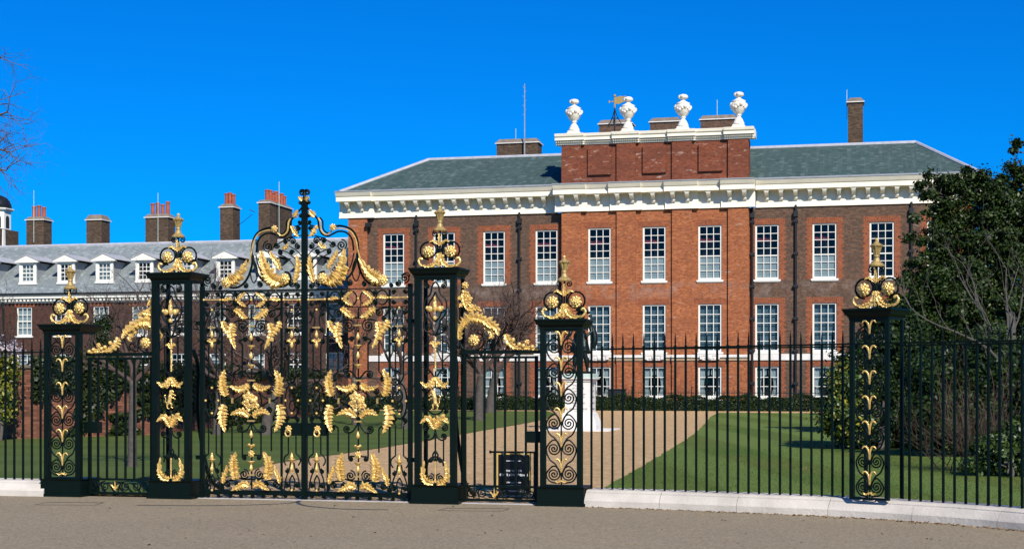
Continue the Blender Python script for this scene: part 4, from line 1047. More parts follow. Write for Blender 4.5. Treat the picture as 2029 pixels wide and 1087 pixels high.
    leaf([(582,430),(588,424),(592,416)], 5, 4); leaf([(578,448),(586,462),(594,470)], 4, 4); leaf([(584,560),(590,540),(592,520),(589,505)], 6, 6); leaf([(560,492),(568,490),(574,482)], 4, 3)
    for (x, y) in ((451,560),(546,454),(566,553)): put(ros_big_me if x != 546 else ros_sm_me, x, y, -.05)
    for (x, y, r, a, t, d) in ((531,489,11,90,1.8,1),(548,486,6,0,1.5,-1),(556,500,5,90,1.5,1),(566,478,6,0,1.5,1),(580,478,7,180,1.6,-1),(590,488,6,90,1.5,1),(586,458,6,0,1.5,-1),(578,500,5,0,1.5,1),(592,452,5,90,1.5,1),
                              (578,562,7,90,1.6,-1),(590,566,6,90,1.6,1),(516,563,6,90,1.6,1),(487,566,5,90,1.5,-1),(411,557,9,-90,1.6,-1),(424,567,6,90,1.6,1),(436,570,4,90,1.4,-1),(597,400,5,180,1.4,1),(596,428,4,0,1.3,1),(594,440,4,0,1.3,-1)):
        spi(x, y, r, a, t, d)
    for pts in ([(404,560),(403,550),(410,547),(418,552)], [(531,500),(545,512),(552,524),(560,534)], [(552,503),(570,512),(586,530),(598,540)], [(552,494),(570,500),(585,512),(598,522)], [(566,484),(578,490),(590,498),(598,508)], [(541,490),(556,480),(575,470),(598,466)], [(574,452),(586,448),(598,444)]):
        scr(pts, .009)
    # stile head
    if s < 0:
        obj('stile_head', MB().tube([(XC, YG, mp(603,394)[1]), (XC, YG, mp(603,378)[1])], [.03,.012], 6), M['iron'], g)
    sp = spiral(*mp(598.5, 381.5), 6*PM, R(0), 1.5, 1 if s < 0 else -1) if s < 0 else spiral(*mp(598.5, 381.5), 6*PM, R(180), 1.5, -1)
    obj('scroll', MB().tube([Vector((p.x, YG, p.z)) for p in sp], .014, 5), M['iron'], g); leaf([(601,398),(597,394),(593,390)], 4, 3)
    for z in (905, 640):
        c = mp(398, z); obj('hinge', MB().box(c[0]-.07, c[0]+.07, YG-.03, YG+.03, c[1]-.03, c[1]+.03), M['iron'], g)
    return g
gate_leaf(-1, 'tall gilded iron gate leaf hung from the pier with the gilt lion')
gate_leaf(1, 'tall gilded iron gate leaf hung from the pier with the gilt horned horse')

# ------------------------------------------------------------------ finials, piers
def finial(parent, z0, k=1.0):
    s = k/134.0
    f = obj('finial', MB().tube([(0,0,z0), (0,0,z0+72*s)], .016, 6), M['iron'], parent)
    def add(name, mb, mat, sm=False): return obj(name, mb, mat, f, smooth=sm)
    for q in (-1, 1):
        add('scroll', MB().tube(spiral(q*22*s, z0+36*s, 18*s, R(-90), 1.15, q, .75), .014, 5).tube(smooth([(q*4*s,0,z0+26*s),(q*5*s,0,z0+45*s),(q*14*s,0,z0+54*s)], 5), .012, 5), M['iron'])
        r_ = obj('rosette', ros_big_me, None, f, loc=(q*22*s, -.03, z0+33*s)); r_.scale = (k*1.05,)*3
        add('gilt_leaf', acanthus([(q*1*s, z0+30*s), (q*7*s, z0+12*s), (q*20*s, z0+4*s), (q*34*s, z0+7*s)], 8*s, -.03, 6), M['gold'])
        add('gilt_scroll', MB().tube(smooth([(q*24*s,-.03,z0+3*s),(q*35*s,-.03,z0+6*s),(q*41*s,-.03,z0+14*s),(q*38*s,-.03,z0+21*s),(q*33*s,-.03,z0+18*s)], 5), [.02]*12+[.016]*5+[.02]*4, 6), M['gold'], True)
        add('gilt_leaf', acanthus([(q*1*s, z0+46*s), (q*8*s, z0+51*s), (q*14*s, z0+54*s), (q*20*s, z0+50*s)], 4*s, -.03, 4), M['gold'])
        add('scroll', MB().tube(spiral(q*9*s, z0+67*s, 6*s, R(90), 1.4, -q), .010, 5), M['iron'])
    for q in (-1, 1):
        add('gilt_leaf', acanthus([(0, z0+4*s), (q*.5*s, z0+30*s)], 5*s, -.035, 5), M['gold']) if q > 0 else None
    add('gilt_leaf', acanthus([(0, z0+44*s), (0, z0+56*s), (0, z0+72*s)], 5*s, -.03, 4), M['gold'])
    add('lantern_base', MB().lathe([(13*s,72*s),(13.5*s,74*s),(12*s,76*s),(7*s,80*s),(4.5*s,86*s),(4.5*s,88*s)], (0,0,z0), 14), M['oldgold'])
    add('lantern_cup', MB().lathe([(3.5*s,88*s),(5.5*s,89*s),(4.5*s,91*s),(5.5*s,95*s),(8*s,104*s),(10*s,106*s),(10.5*s,107.5*s)], (0,0,z0), 18, fn=lambda a, z: 1+.09*math.cos(a*9)*(1 if z > 91*s else 0)), M['oldgold'])
    add('lantern_lid', MB().lathe([(11*s,107.6*s),(10*s,109*s),(5*s,112*s),(1.8*s,116*s)], (0,0,z0), 12), M['oldgold'])
    add('gilt_ball', MB().ball((0,0,z0+117.5*s), 3*s, 10, 7), M['gold'], True)
def cap(parent, z, w):
    mb = MB(); h = w/2
    for a, b, g0, g1 in ((0,.025,.006,.006),(.025,.06,.006,.03),(.06,.085,.042,.05),(.085,.115,.05,.062),(.115,.14,.070,.070)):
        mb.frus(-h-g0, h+g0, -h*.86-g0, h*.70+g0, z+a, z+b, g1-g0)
    return obj('cap', mb, M['iron'], parent)
def pier_shell(name, label, cat, L, H, w, base, pw=.085, rot=0, group=None, pd=.10, back=.05):
    p = local_thing(name, label, cat, L, group=group, rotz=rot)
    h = w/2; dp = h*.86
    if base:
        obj('base', MB().box(-h-.035, h+.035, -dp-.035, dp+.035, .045, .235).frus(-h-.035, h+.035, -dp-.035, dp+.035, .235, .262, .018).box(-h-.055, h+.055, -dp-.055, dp+.055, 0, .045), M['iron'], p)
    z0 = .262 if base else 0.0
    for sx in (-1, 1):
        for sy in (-1, 1):
            a, b = sorted((sx*h, sx*(h-pw))); c, d = sorted((sy*dp, sy*(dp-pd)))
            if sy > 0:
                if not back: continue
                a, b = sorted((sx*h, sx*(h-back))); c, d = dp-back, dp
            obj('post', MB().box(a, b, c, d, z0, H-.138), M['iron'], p)
    cap(p, H-.14, w)
    obj('rail', MB().box(-h+pw, h-pw, -dp+.005, -dp+.03, H-.17, H-.14), M['iron'], p); obj('rail', MB().box(-h+pw, h-pw, -dp+.005, -dp+.03, z0, z0+.03), M['iron'], p)
    finial(p, H)
    return p, dp, z0
unit_cache = {}
def narrow_units(p, dp, z0, z1, n, half, side='f'):
    """Repeated S-scrolls with a gilt double leaf, as on the low piers."""
    hgt = (z1-z0)/n; y = -dp+.03
    key = (round(hgt, 3), round(half, 3))
    if key not in unit_cache:
        k = hgt/.32; w = half
        sA = [MB().tube(smooth([(q*.012,0,0),(q*.05,0,.085*k),(q*w*.55,0,.105*k),(q*(w-.012),0,.0),(q*w*.75,0,-.13*k),(q*w*.35,0,-.20*k),(q*.012,0,-.32*k)], 5), .0118, 5) for q in (-1, 1)]
        sB = []
        for q in (-1, 1):
            pts = spiral(q*w*.47, 0, w*.40, R(180) if q > 0 else 0, 2.0, q, .12); sB.append(MB().tube(pts, .011, 5).ball(pts[-1], .016, 6, 4))
        lf = [MB().tube(smooth([(q*.004,-.008,.02),(q*.008,-.012,.12*k),(q*.034,-.016,.180*k),(q*.070,-.02,.190*k),(q*.096,-.02,.162*k)], 6), [.0065+.0065*math.sin(math.pi*j/24)*(1+.5*(j % 2)) for j in range(25)], 6) for q in (-1, 1)]
        ms = []
        for nm, mb, mt in (('scroll', sA[0], 'iron'), ('scroll', sA[1], 'iron'), ('scroll', sB[0], 'iron'), ('scroll', sB[1], 'iron'), ('gilt_leaf', lf[0], 'gold'), ('gilt_leaf', lf[1], 'gold')):
            me = mb.mesh(nm, nm == 'gilt_leaf'); fixn(me); me.materials.append(M[mt]); ms.append((nm, me))
        cb_ = MB().box(-.028, .028, -.018, .018, -.018, .018).mesh('collar'); fixn(cb_); cb_.materials.append(M['iron']); ms.append(('collar', cb_))
        unit_cache[key] = ms
    for i in range(n):
        zc_ = z0 + (i+.42)*hgt
        for nm, me in unit_cache[key]:
            if i == 0 and nm == 'scroll' and me in (unit_cache[key][0][1], unit_cache[key][1][1]):
                q = -1 if me is unit_cache[key][0][1] else 1
                mb = MB().tube(smooth([(q*.012,0,0),(q*.05,0,.085),(q*half*.55,0,.105),(q*(half-.012),0,0),(q*half*.7,0,-.10),(q*.02,0,-.125)], 5), .0118, 5)
                obj('scroll', mb, M['iron'], p, loc=(0, y, zc_)); continue
            obj(nm, me, None, p, loc=(0, y, zc_))
    obj('stem', MB().tube([(0, y, z0), (0, y, z1)], .011, 5), M['iron'], p)
    for q in (-1, 1): obj('gilt_leaf', acanthus([(0, z0+.06), (q*.05, z0+.035), (q*.085, z0+.06)], .02, y-.01, 3), M['gold'], p)

low_lab = {134: 'low black iron gate pier beside the garden wall, gilt leaves climbing its scrolls', 1116: 'low black iron gate pier between the notice board wicket and the stone kerb'}
for pxc in (134, 1116):
    X = XA(pxc, YG); p, dp, z0 = pier_shell('gate_pier', low_lab[pxc], 'gate pier', (X, YG+.08, 0), 2.58, .59, True, pw=.072, back=0, group='low iron gate piers')
    narrow_units(p, dp, z0+.03, 2.40, 6, .222)
    obj('scroll', MB().tube(spiral(.08, 2.33, .05, 0, 1.5, 1, y=-dp+.03), .009, 5), M['iron'], p); obj('scroll', MB().tube(spiral(-.08, 2.33, .05, math.pi, 1.5, -1, y=-dp+.03), .009, 5), M['iron'], p)

def beast(p, dp, zc_, horned, flip):
    q = flip; s = .0068; y = -dp+.0
    def v(a, b, d=0): return (q*a*s, y-.012+d*s, zc_+b*s)
    mb = MB()
    mb.tube([v(-2,-8), v(-1,-1), v(0,6), v(2,12)], [4.6*s, 4.2*s, 4.6*s, 3.0*s], 8)         # trunk
    mb.tube([v(2,11), v(3,15), v(5,18)], [3.2*s, 3.0*s, 2.4*s], 8); mb.ball(v(5,18), 3.2*s); mb.tube([v(5,18), v(9,16.5)], [2.2*s, 1.4*s], 7)
    mb.tube([v(1,9), v(8,12), v(12,8), v(13,10)], [2.2*s, 1.6*s, 1.3*s, 1.2*s], 6); mb.tube([v(0,4), v(8,4), v(12,0), v(13,2)], [2.2*s, 1.6*s, 1.3*s, 1.2*s], 6)
    mb.tube([v(-2,-7), v(4,-10), v(3,-17), v(7,-18)], [3.2*s, 2.4*s, 1.4*s, 1.3*s], 6); mb.tube([v(-3,-8), v(-7,-12), v(-6,-19), v(-2,-20)], [3.2*s, 2.2*s, 1.4*s, 1.3*s], 6)
    mb.tube(smooth([v(-4,-8), v(-10,-6), v(-10,2), v(-13,7), v(-10,10)], 4), [1.0*s]*12+[1.8*s]*5, 6)
    if horned: mb.tube([v(6,20), v(11,27)], [.8*s, .2*s], 5); mb.tube([v(1,19), v(-1,13), v(-2,8)], [1.6*s, 2.0*s, 1.0*s], 6)
    else: mb.ball(v(2,16), (4.2*s, 3*s, 5*s), 8, 6); mb.ball(v(1,11), (4*s, 3*s, 4*s), 8, 6)
    o = obj('gilt_horse' if horned else 'gilt_lion', mb, M['gold'], p, smooth=True)
    md = o.modifiers.new('remesh', 'REMESH'); md.mode = 'VOXEL'; md.voxel_size = .005; md.use_smooth_shade = True
    return o
for pxc, lb, horned in ((348.5, 'tall black iron gate pier with gilt lion in its open panel', False), (868.5, 'tall black iron gate pier with gilt horned horse in its open panel', True)):
    X = XA(pxc, YG); H = 3.32; w = .605
    p, dp, z0 = pier_shell('gate_pier', lb, 'gate pier', (X, YG+.08, 0), H, w, True, group='tall iron gate piers')
    y = -dp+.03; U = 1/134.0
    def zz(py): return (985-py)*U                 # rows of the left tall pier
    def scr(pts, r=BR): return obj('scroll', MB().tube(smooth([(a*U, y, zz(b)) for a, b in pts], 5), r, 5), M['iron'], p)
    def lf(pts, wd, lobes=6): return obj('gilt_leaf', acanthus([(a*U, zz(b)) for a, b in pts], wd*U*1.5, y-.015, lobes), M['gold'], p)
    def sp(a, b, r, a0, t, d): 
        pts = spiral(a*U, zz(b), r*U, R(a0), t, d, y=y); return obj('scroll', MB().tube(pts, BR*.9, 5).ball(pts[-1], .016, 6, 4), M['iron'], p)
    for q in (-1, 1):
        scr([(0,566),(q*6,574),(q*10,590),(q*20,600),(q*22,615),(q*18,630),(q*10,640),(q*6,655),(0,668)]); scr([(0,585),(q*5,596),(q*12,606),(q*14,616),(q*9,632),(0,642)])
        scr([(q*3,564),(q*12,562),(q*20,566),(q*22,574)]); sp(q*16,574,6,90,1.5,-q); sp(q*15,652,7,90,1.6,q); scr([(q*22,640),(q*22,655),(q*14,662),(0,668)])
        for dx in (14,): obj('bar', MB().tube([(q*dx*U, y, zz(668)), (q*dx*U, y, zz(735))], BR, 4), M['iron'], p)
        sp(q*15,736,7,-90,1.5,q); scr([(0,750),(q*5,742),(q*10,735),(q*15,730)])
        lf([(q*1,747),(q*8,758),(q*17,763),(q*28,755)], 6, 5); lf([(q*1,746),(q*5,757),(q*4,766)], 4, 3)
        obj('ring', MB().tube([(q*19*U*math.cos(t_*math.pi/10-1.57), y, zz(791)+26*U*math.sin(t_*math.pi/10-1.57)) for t_ in range(11)], BR, 5), M['iron'], p)
        sp(q*22,770,5,90,1.4,q); sp(q*22,811,5,-90,1.4,-q)
        lf([(q*1,844),(q*6,832),(q*15,824),(q*28,833)], 8, 6); sp(q*18,842,7,90,1.6,-q)
        scr([(0,848),(q*4,860),(q*12,865),(q*18,863)]); sp(q*16,858,6,-90,1.5,q)
        obj('bar', MB().tube([(q*16*U, y, zz(866)), (q*16*U, y, zz(905))], BR, 4), M['iron'], p)
        lf([(q*3,948),(q*16,945),(q*24,930),(q*20,904)], 7, 7); sp(q*9,936,8,90,1.6,q); sp(q*10,903,5,90,1.4,q); scr([(0,885),(q*5,893),(q*3,902),(0,906)]); scr([(0,896),(q*8,899),(q*14,906),(q*16,914)])
    fl_ = MB()
    for a, b, rx, rz in ((0,612,.035,.10),(-10,618,.05,.045),(10,618,.05,.045),(0,600,.02,.05),(-15,616,.025,.03),(15,616,.025,.03),(0,635,.03,.035)): fl_.ball((a*U, y-.03, zz(b)), (rx, .03, rz), 8, 6)
    obj('gilt_flower', fl_, M['gold'], p, smooth=True)
    obj('gilt_rod', MB().tube([(0, y, zz(670)), (0, y, zz(735))], .013, 6), M['gold'], p); lf([(0,690),(-6,682),(-11,684)], 3, 3); lf([(0,690),(6,682),(11,684)], 3, 3)
    obj('stem', MB().tube([(0, y, zz(735)), (0, y, zz(765))], BR, 5).tube([(0, y, zz(845)), (0, y, zz(949))], BR, 5), M['iron'], p)
    obj('gilt_rod', MB().tube([(0, y-.01, zz(905)), (0, y-.01, zz(945))], .012, 6), M['gold'], p)
    beast(p, dp, zz(790), horned, 1 if not horned else -1)
    st_ = MB().tube(smooth([(w*.2, dp, 2.2), (w*.25, dp+.10, 1.9), (w*.2, dp+.16, 1.2), (w*.3, dp+.4, .3), (w*.4, dp+.8, 0.02)], 6), .03, 6)
    obj('back_stay', st_, M['iron'], p)

# ------------------------------------------------------------------ wickets and their gilt crests
def wicket(px, y_top, y_mid, y_bot, lock, label):
    Y = YG+.06; xs = [XA(q, Y) for q in px]; m = (px[0]+px[-1])/2
    z1, zm, zb = (PY(m, q, Y).z for q in (y_top, y_mid, y_bot)); zb = max(zb, .03)
    g = thing('wicket_gate', label, 'gate', (xs[0], Y, 0), 'side wickets')
    for x in xs[1:-1]: obj('bar', MB().box(x-.014, x+.014, Y-.014, Y+.014, zm, z1), M['iron'], g)
    for x in (xs[0], xs[-1]): obj('frame', MB().box(x-.022, x+.022, Y-.022, Y+.022, zb-.02, z1+.02), M['iron'], g)
    for z in (z1, zm, zb): obj('rail', MB().box(xs[0]+.022, xs[-1]-.022, Y-.018, Y+.018, z-.016, z+.016), M['iron'], g)
    hz = (zm-zb); c = (zm+zb)/2; L = xs[-1]-xs[0]
    for k in range(6):
        x = xs[0]+L*(k+.5)/6; q = 1 if k % 2 else -1
        pts = spiral(x, c, hz*.36, R(90), 1.6, q, y=Y); obj('scroll', MB().tube(pts, .009, 5).tube(smooth([(x, Y, c+hz*.36), (x-q*.08, Y, c+hz*.2), (x-q*.13, Y, c-hz*.42)], 5), .009, 5), M['iron'], g)
    xm = xs[0]+L*.42
    for q in (-1, 0, 1): obj('gilt_leaf', acanthus([(xm, c-hz*.3), (xm+q*.03, c-.01), (xm+q*.07, c+hz*(.15 if q else .42))], .02, Y-.02, 3), M['gold'], g)
    a, b, ya, yb_ = lock
    P0, P1 = PY(a, yb_, Y-.03), PY(b, ya, Y-.03)
    obj('lock_box', MB().box(P0.x, P1.x, Y-.07, Y+.07, P0.z, P1.z), M['iron'], g)
    return g
wicket([178,194.5,212,231,248.6,266,283.6,301], 710, 949, 976, (169,196,835,857), 'low iron wicket gate under a gilt crest beside the garden wall pier')
wicket([920.7,940.4,960,981,1000.7,1021.7,1042,1063], 707.5, 963, 990, (1042,1073,854,876), 'low iron wicket gate in front of the black notice board')
def crest(s, x0, x1, ybar, label):
    """Traced from the one by the notice board; s=-1 mirrors it about the gate's centre."""
    Y = YG+.06; xa, xb = XA(x0, Y), XA(x1, Y); z = PY((x0+x1)/2, ybar, Y).z
    g = thing('wicket_crest', label, 'crest', ((xa+xb)/2, Y, z), 'gilt crests over the wickets')
    obj('crossbar', MB().box(xa, xb, Y-.03, Y+.03, z-.024, z+.024), M['iron'], g)
    zr_ = PY(990, 696, Y).z
    def mp(a, b):
        v = PY(a, b, Y); return (v.x if s > 0 else 2*XC-v.x, v.z-zr_+z+.002)
    PM = 1/141.0
    def lf(pts, w, lobes=7): return obj('gilt_leaf', acanthus([mp(*q) for q in pts], w*PM*1.5, Y-.02, lobes), M['gold'], g)
    def scr(pts, r=.012): return obj('scroll', MB().tube(smooth([(*mp(*q),) for q in []] or [Vector((mp(*q)[0], Y, mp(*q)[1])) for q in pts], 5), r, 5), M['iron'], g)
    def put(me, a, b, k=1): o_ = obj(me.name.split('.')[0], me, None, g, loc=(mp(a,b)[0], Y-.04, mp(a,b)[1])); o_.scale = (k,)*3; return o_
    scr([(911,690),(912,640),(911,600),(914,580),(922,566)]); scr([(912,600),(920,612),(932,616),(940,612)])
    put(ros_sm_me, 923, 565)
    lf([(921,574),(919,588),(922,602),(928,614)], 6, 5)
    for a, b in (((922,582),(930,586)), ((923,590),(933,592)), ((920,586),(911,590)), ((924,600),(936,606)), ((922,598),(914,604))):
        lf([a, ((a[0]+b[0])/2, (a[1]+b[1])/2-2), b, (b[0]+(b[0]-a[0])*.3, b[1]+4)], 4.5, 2)
    lf([(926,612),(936,612),(946,610),(957,616)], 6, 4)
    lf([(911,672),(911,655),(920,638),(934,630)], 7, 5); lf([(916,645),(932,630),(955,632),(976,650)], 12, 8); lf([(950,632),(970,640),(984,650),(990,664)], 10, 5); lf([(960,645),(972,655),(976,664),(970,670)], 6, 4)
    lf([(940,622),(934,624),(928,630),(924,636)], 5, 3)
    put(ros_big_me, 940, 673, 1.0); scr(list([(912,655),(912,680),(925,692),(945,692),(958,680),(956,664),(945,658)])); scr([(958,690),(972,688),(978,680),(974,674),(966,676),(966,682)], .010); scr([(978,690),(985,676),(990,664)], .010)
    lf([(1002,661),(1007,674),(1018,686),(1032,690)], 8, 6); lf([(1026,690),(1040,688),(1052,689),(1068,693)], 5, 7)
    for a, b in ((1018,672),(1030,681),(1038,684),(1056,686),(1066,690)): put(bead_me, a, b, 1.6)
    put(ros_sm_me, 1045, 677, .75)
    return g
crest(1, 911, 1075, 697, 'gilt acanthus crest on the crossbar above the notice board wicket')
crest(-1, 172, 308, 701.5, 'gilt acanthus crest on the crossbar above the wicket by the garden wall')

# ================================================================== KERB STONES AND RAILINGS
def proj(v):
    d = -math.sin(TH)*v[0] + math.cos(TH)*v[1]; r_ = math.cos(TH)*v[0] + math.sin(TH)*v[1]
    return W/2 + F*r_/d
def offset_curve(P, d):
    out = []
    for i, p in enumerate(P):
        t = (P[min(i+1, len(P)-1)] - P[max(i-1, 0)]).normalized(); out.append(Vector((p.x - t.y*d, p.y + t.x*d, 0)))
    return out
def at_px(P, px):
    for a, b in zip(P, P[1:]):
        pa, pb = proj(a), proj(b)
        if pa <= px <= pb:
            t = (px-pa)/(pb-pa); return a.lerp(b, t), (b-a).normalized()
    return P[-1], (P[-1]-P[-2]).normalized()
kprof = [(0,-.02),(0,.085),(.012,.105),(.06,.172),(.075,.186),(.088,.186),(.088,.200),(.125,.226),(.15,.229),(.46,.235),(.46,-.02)]
def sweep(P, prof):
    mb = MB(); n = len(prof); vs_ = []
    for i, p in enumerate(P):
        t = (P[min(i+1, len(P)-1)] - P[max(i-1, 0)]).normalized(); nn = Vector((-t.y, t.x, 0))
        vs_ += [(p.x+nn.x*d, p.y+nn.y*d, z) for d, z in prof]
    mb.add(vs_, [(i*n+k, i*n+(k+1) % n, (i+1)*n+(k+1) % n, (i+1)*n+k) for i in range(len(P)-1) for k in range(n)] + [tuple(range(n-1, -1, -1)), tuple((len(P)-1)*n+k for k in range(n))])
    return mb
kr = kerb_front
kerb = thing('stone_kerb', 'long curving pale stone kerb carrying the railings by the lawn', 'kerb', kr[6])
cuts = [1157, 1306, 1459, 1640, 1806, 1975, 2160, 2380]
for a, b in zip(cuts, cuts[1:]):
    pts = [at_px(kr, lerp(a+.5, b-.5, k/6))[0] for k in range(7)]
    obj('stone_block', sweep(pts, kprof), M['kerb'], kerb)
obj('footing', sweep([p + Vector((0,.06,0)) for p in kr], [(0,-.02),(0,.075),(.06,.11),(.36,.2),(.36,-.02)]), M['mortar'], kerb)
kl = thing('stone_kerb', 'short straight pale stone kerb ending at the low pier near the garden wall', 'kerb', (XA(40,YG), YG, 0))
ys = YG-.23
for a, b in ((-260,-90), (-90, 86.5)):
    obj('stone_block', sweep([Vector((XA(lerp(a+.5,b-.5,k/3), ys), ys, 0)) for k in range(4)], kprof), M['kerb'], kl)

ZK = .235
tip_me = MB().box(-.013,.013,-.013,.013,0,1.93).lathe([(.013,1.93),(.020,1.95),(.020,1.965),(.010,1.98),(.013,2.02),(.009,2.08),(.001,2.16)], n=6).mesh('bar'); fixn(tip_me); tip_me.materials.append(M['iron'])
def railing(name, label, P, pxs, group=None, ends=None):
    a0 = at_px(P, pxs[0])[0]
    g = thing(name, label, 'railing', (a0.x, a0.y, ZK), group)
    pts = []
    for p in pxs:
        q, t = at_px(P, p); pts.append(q)
        obj('bar', tip_me, None, g, loc=(q.x, q.y, ZK), rot=(0, 0, math.atan2(t.y, t.x)))
    e = ends or (pxs[0], pxs[-1]); line = [at_px(P, lerp(e[0], e[1], k/24))[0] for k in range(25)]
    for z in (1.93,):
        obj('rail', MB().tube([Vector((p.x, p.y, ZK+z)) for p in line], .014, 4), M['iron'], g)
    return g
rc = offset_curve(kr, .24)
railing('railing', 'black spear-topped railing across the lawn between low gate pier and railing pier', rc, [1172+20.75*k for k in range(25)], 'spear railings', (1160, 1700))
railing('railing', 'black spear-topped railing in front of the dark evergreens beyond the railing pier', rc, [1802+22.35*k for k in range(22)], 'spear railings', (1775, 2290))
lc = [Vector((XA(p, YG+.02), YG+.02, 0)) for p in (-320, -200, -100, 0, 60, 140)]
railing('railing', 'short black spear-topped railing ending at the low pier near the garden wall', lc, [-250+17.4*k for k in range(20)], 'spear railings', (-260, 100))

q, t = at_px(rc, 1737)
p, dp, z0 = pier_shell('railing_pier', 'black iron pier with gilt leaves standing on the curving kerb before evergreens', 'pier', (q.x, q.y, ZK-.001), 2.40, .53, False, pw=.055, pd=.05, back=.04, rot=math.atan2(t.y, t.x))
narrow_units(p, dp, .03, 2.24, 7, .195)

# ================================================================== NOTICE BOARD
b0 = PG(985, 986); b1 = PG(1052, 986)
nb = thing('notice_board', 'black notice board with white lettering hanging in a stand behind the wicket', 'notice board', ((b0.x+b1.x)/2, b0.y, 0))
Y = b0.y; bx0, bx1 = b0.x, b0.x + (XA(1052, Y)-b0.x); zt = PY(1018, 900, Y).z; zb = PY(1018, 980, Y).z
obj('board', MB().box(bx0+.02, bx1-.02, Y-.015, Y+.015, zb, zt), M['board'], nb)
obj('edging', MB().box(bx0, bx0+.02, Y-.018, Y+.018, zb, zt+.02).box(bx1-.02, bx1, Y-.018, Y+.018, zb, zt+.02).box(bx0+.02, bx1-.02, Y-.018, Y+.018, zt+.001, zt+.02), M['boardgold'], nb)
zbar = PY(1018, 895, Y).z
obj('top_bar', MB().tube([(bx0-.10, Y, zbar), (bx1+.08, Y, zbar)], .016, 6).ball((bx0-.10, Y, zbar), .024), M['iron'], nb)
for x in (bx1+.045, bx0-.05):
    obj('stand_post', MB().tube([(x, Y+.03, .02), (x, Y+.03, zbar)], .014, 6), M['iron'], nb)
for x in (bx0+.1, bx1-.1): obj('hook', MB().tube([(x, Y-.01, zbar), (x, Y-.02, zt-.02)], .008, 5), M['lead'], nb)
obj('stand_foot', MB().box(bx0-.1, bx1+.1, Y-.12, Y+.16, .01, .03), M['iron'], nb)
def text(body, size, loc, mat, parent, rot=(R(90), 0, 0), name='lettering', sx=1.0):
    cu = bpy.data.curves.new(name, 'FONT'); cu.body = body; cu.size = size; cu.align_x = 'CENTER'; cu.align_y = 'CENTER'; cu.extrude = .0015; cu.offset = size*.018
    tmp = bpy.data.objects.new(name, cu); me_ = bpy.data.meshes.new_from_object(tmp); bpy.data.objects.remove(tmp); bpy.data.curves.remove(cu); me_.materials.clear(); me_.materials.append(mat)
    o_ = bpy.data.objects.new(name, me_); C.objects.link(o_); o_.location = loc; o_.rotation_euler = rot; o_.scale = (sx, 1, 1)
    if parent: o_.parent = parent; o_.matrix_parent_inverse = INV[parent.name]
    return o_
mx = (bx0+bx1)/2; hb = zt-zb
for body, sz, fz in (('THIS WAY TO', .038, .60), ('STATE APARTMENTS', .046, .50), ('OPEN AT 10 AM', .030, .31), ('CLOSE AT 5 PM', .030, .23), ('LAST ADMISSION 4.15 PM', .032, .10)):
    text(body, sz, (mx, Y-.0185, zb+hb*fz), M['letterwhite'], nb)
obj('rule_line', MB().box(mx-.12, mx+.12, Y-.0195, Y-.0165, zb+hb*.84, zb+hb*.855), M['letterwhite'], nb)

# ================================================================== STATUE
S0 = PG(1150, 852); k = S0.y/2900*1.0; tS = F*EYE/(852-HOR); mS = tS/F           # metres per pixel there
ped = thing('pedestal', 'white stone pedestal with inscription carrying the dark bronze statue', 'pedestal', (S0.x, S0.y, 0))
rotp = R(0)
def zS(py): return EYE + (HOR-py)*mS
def sq(h, z): return (h, z)
def tier(prof, c=(0,0)):
    mb = MB(); n = len(prof); vs_ = []
    for h, z in prof:
        vs_ += [(S0.x-h, S0.y-h, z), (S0.x+h, S0.y-h, z), (S0.x+h, S0.y+h, z), (S0.x-h, S0.y+h, z)]
    mb.add(vs_, [(i*4+j, i*4+(j+1) % 4, (i+1)*4+(j+1) % 4, (i+1)*4+j) for i in range(n-1) for j in range(4)] + [(3,2,1,0), tuple((n-1)*4+j for j in range(4))])
    return mb
obj('ground_slab', MB().box(S0.x-1.25, S0.x+1.25, S0.y-1.25, S0.y+1.25, 0, .05), M['stone'], ped)
obj('foot', tier([(.66,.05),(.66,.20),(.62,.35),(.57,.50),(.54,.62)]), M['stone'], ped)
obj('shaft', tier([(.52,.62),(.47,.66),(.47,zS(757))]), M['stone'], ped)
obj('moulding', tier([(.48,zS(757)),(.52,zS(755)),(.53,zS(752)),(.60,zS(750)),(.60,zS(748))]), M['stone'], ped)
obj('top_slab', tier([(.56,zS(748)),(.56,zS(741)),(.52,zS(740))]), M['verdigris'], ped)
lines = ['WILLIAM III', 'OF ORANGE', 'KING OF', 'GREAT BRITAIN', 'AND IRELAND', '1689 - 1702', 'PRESENTED BY', 'WILLIAM II', 'GERMAN EMPEROR', 'TO THE', 'BRITISH NATION', '1907']
for j, bd in enumerate(lines):
    text(bd, .085, (S0.x, S0.y-.472, zS(763)-j*.105), M['letter'], ped, sx=.9)
    if j % 2 == 0: text(bd, .075, (S0.x+.472, S0.y, zS(763)-j*.105), M['letter'], ped, rot=(R(90), 0, R(90)), sx=.8)
zf = zS(735)
stt = thing('statue', 'dark bronze statue of a standing man in plumed hat and long coat on pedestal', 'statue', (S0.x, S0.y, zf-.1))
obj('statue_base', MB().box(S0.x-.46, S0.x+.46, S0.y-.46, S0.y+.46, zS(740)+.002, zf), M['bronze'], stt)
hS = 2.25; u = hS/8.0
def v(x, y, z): return (S0.x+x*u, S0.y-y*u, zf+z*u)
bm = MB()
for s in (-1, 1):
    fx = s*.72 + (.25 if s > 0 else -.1); fy = .5 if s > 0 else -.25
    bm.tube([v(s*.42,0,4.1), v(s*.55,fy*.6,3.0), v(s*.6,fy*.7,2.2), v(fx*.9,fy*.5,1.3), v(fx*.95,fy*.4,.35)], [.50*u,.42*u,.31*u,.34*u,.2*u], 10)
    bm.tube([v(fx*.95,fy*.4-.1,.22), v(fx*1.05,fy*.4+.35,.16), v(fx*1.12,fy*.4+.75,.12)], [.22*u,.20*u,.13*u], 8)
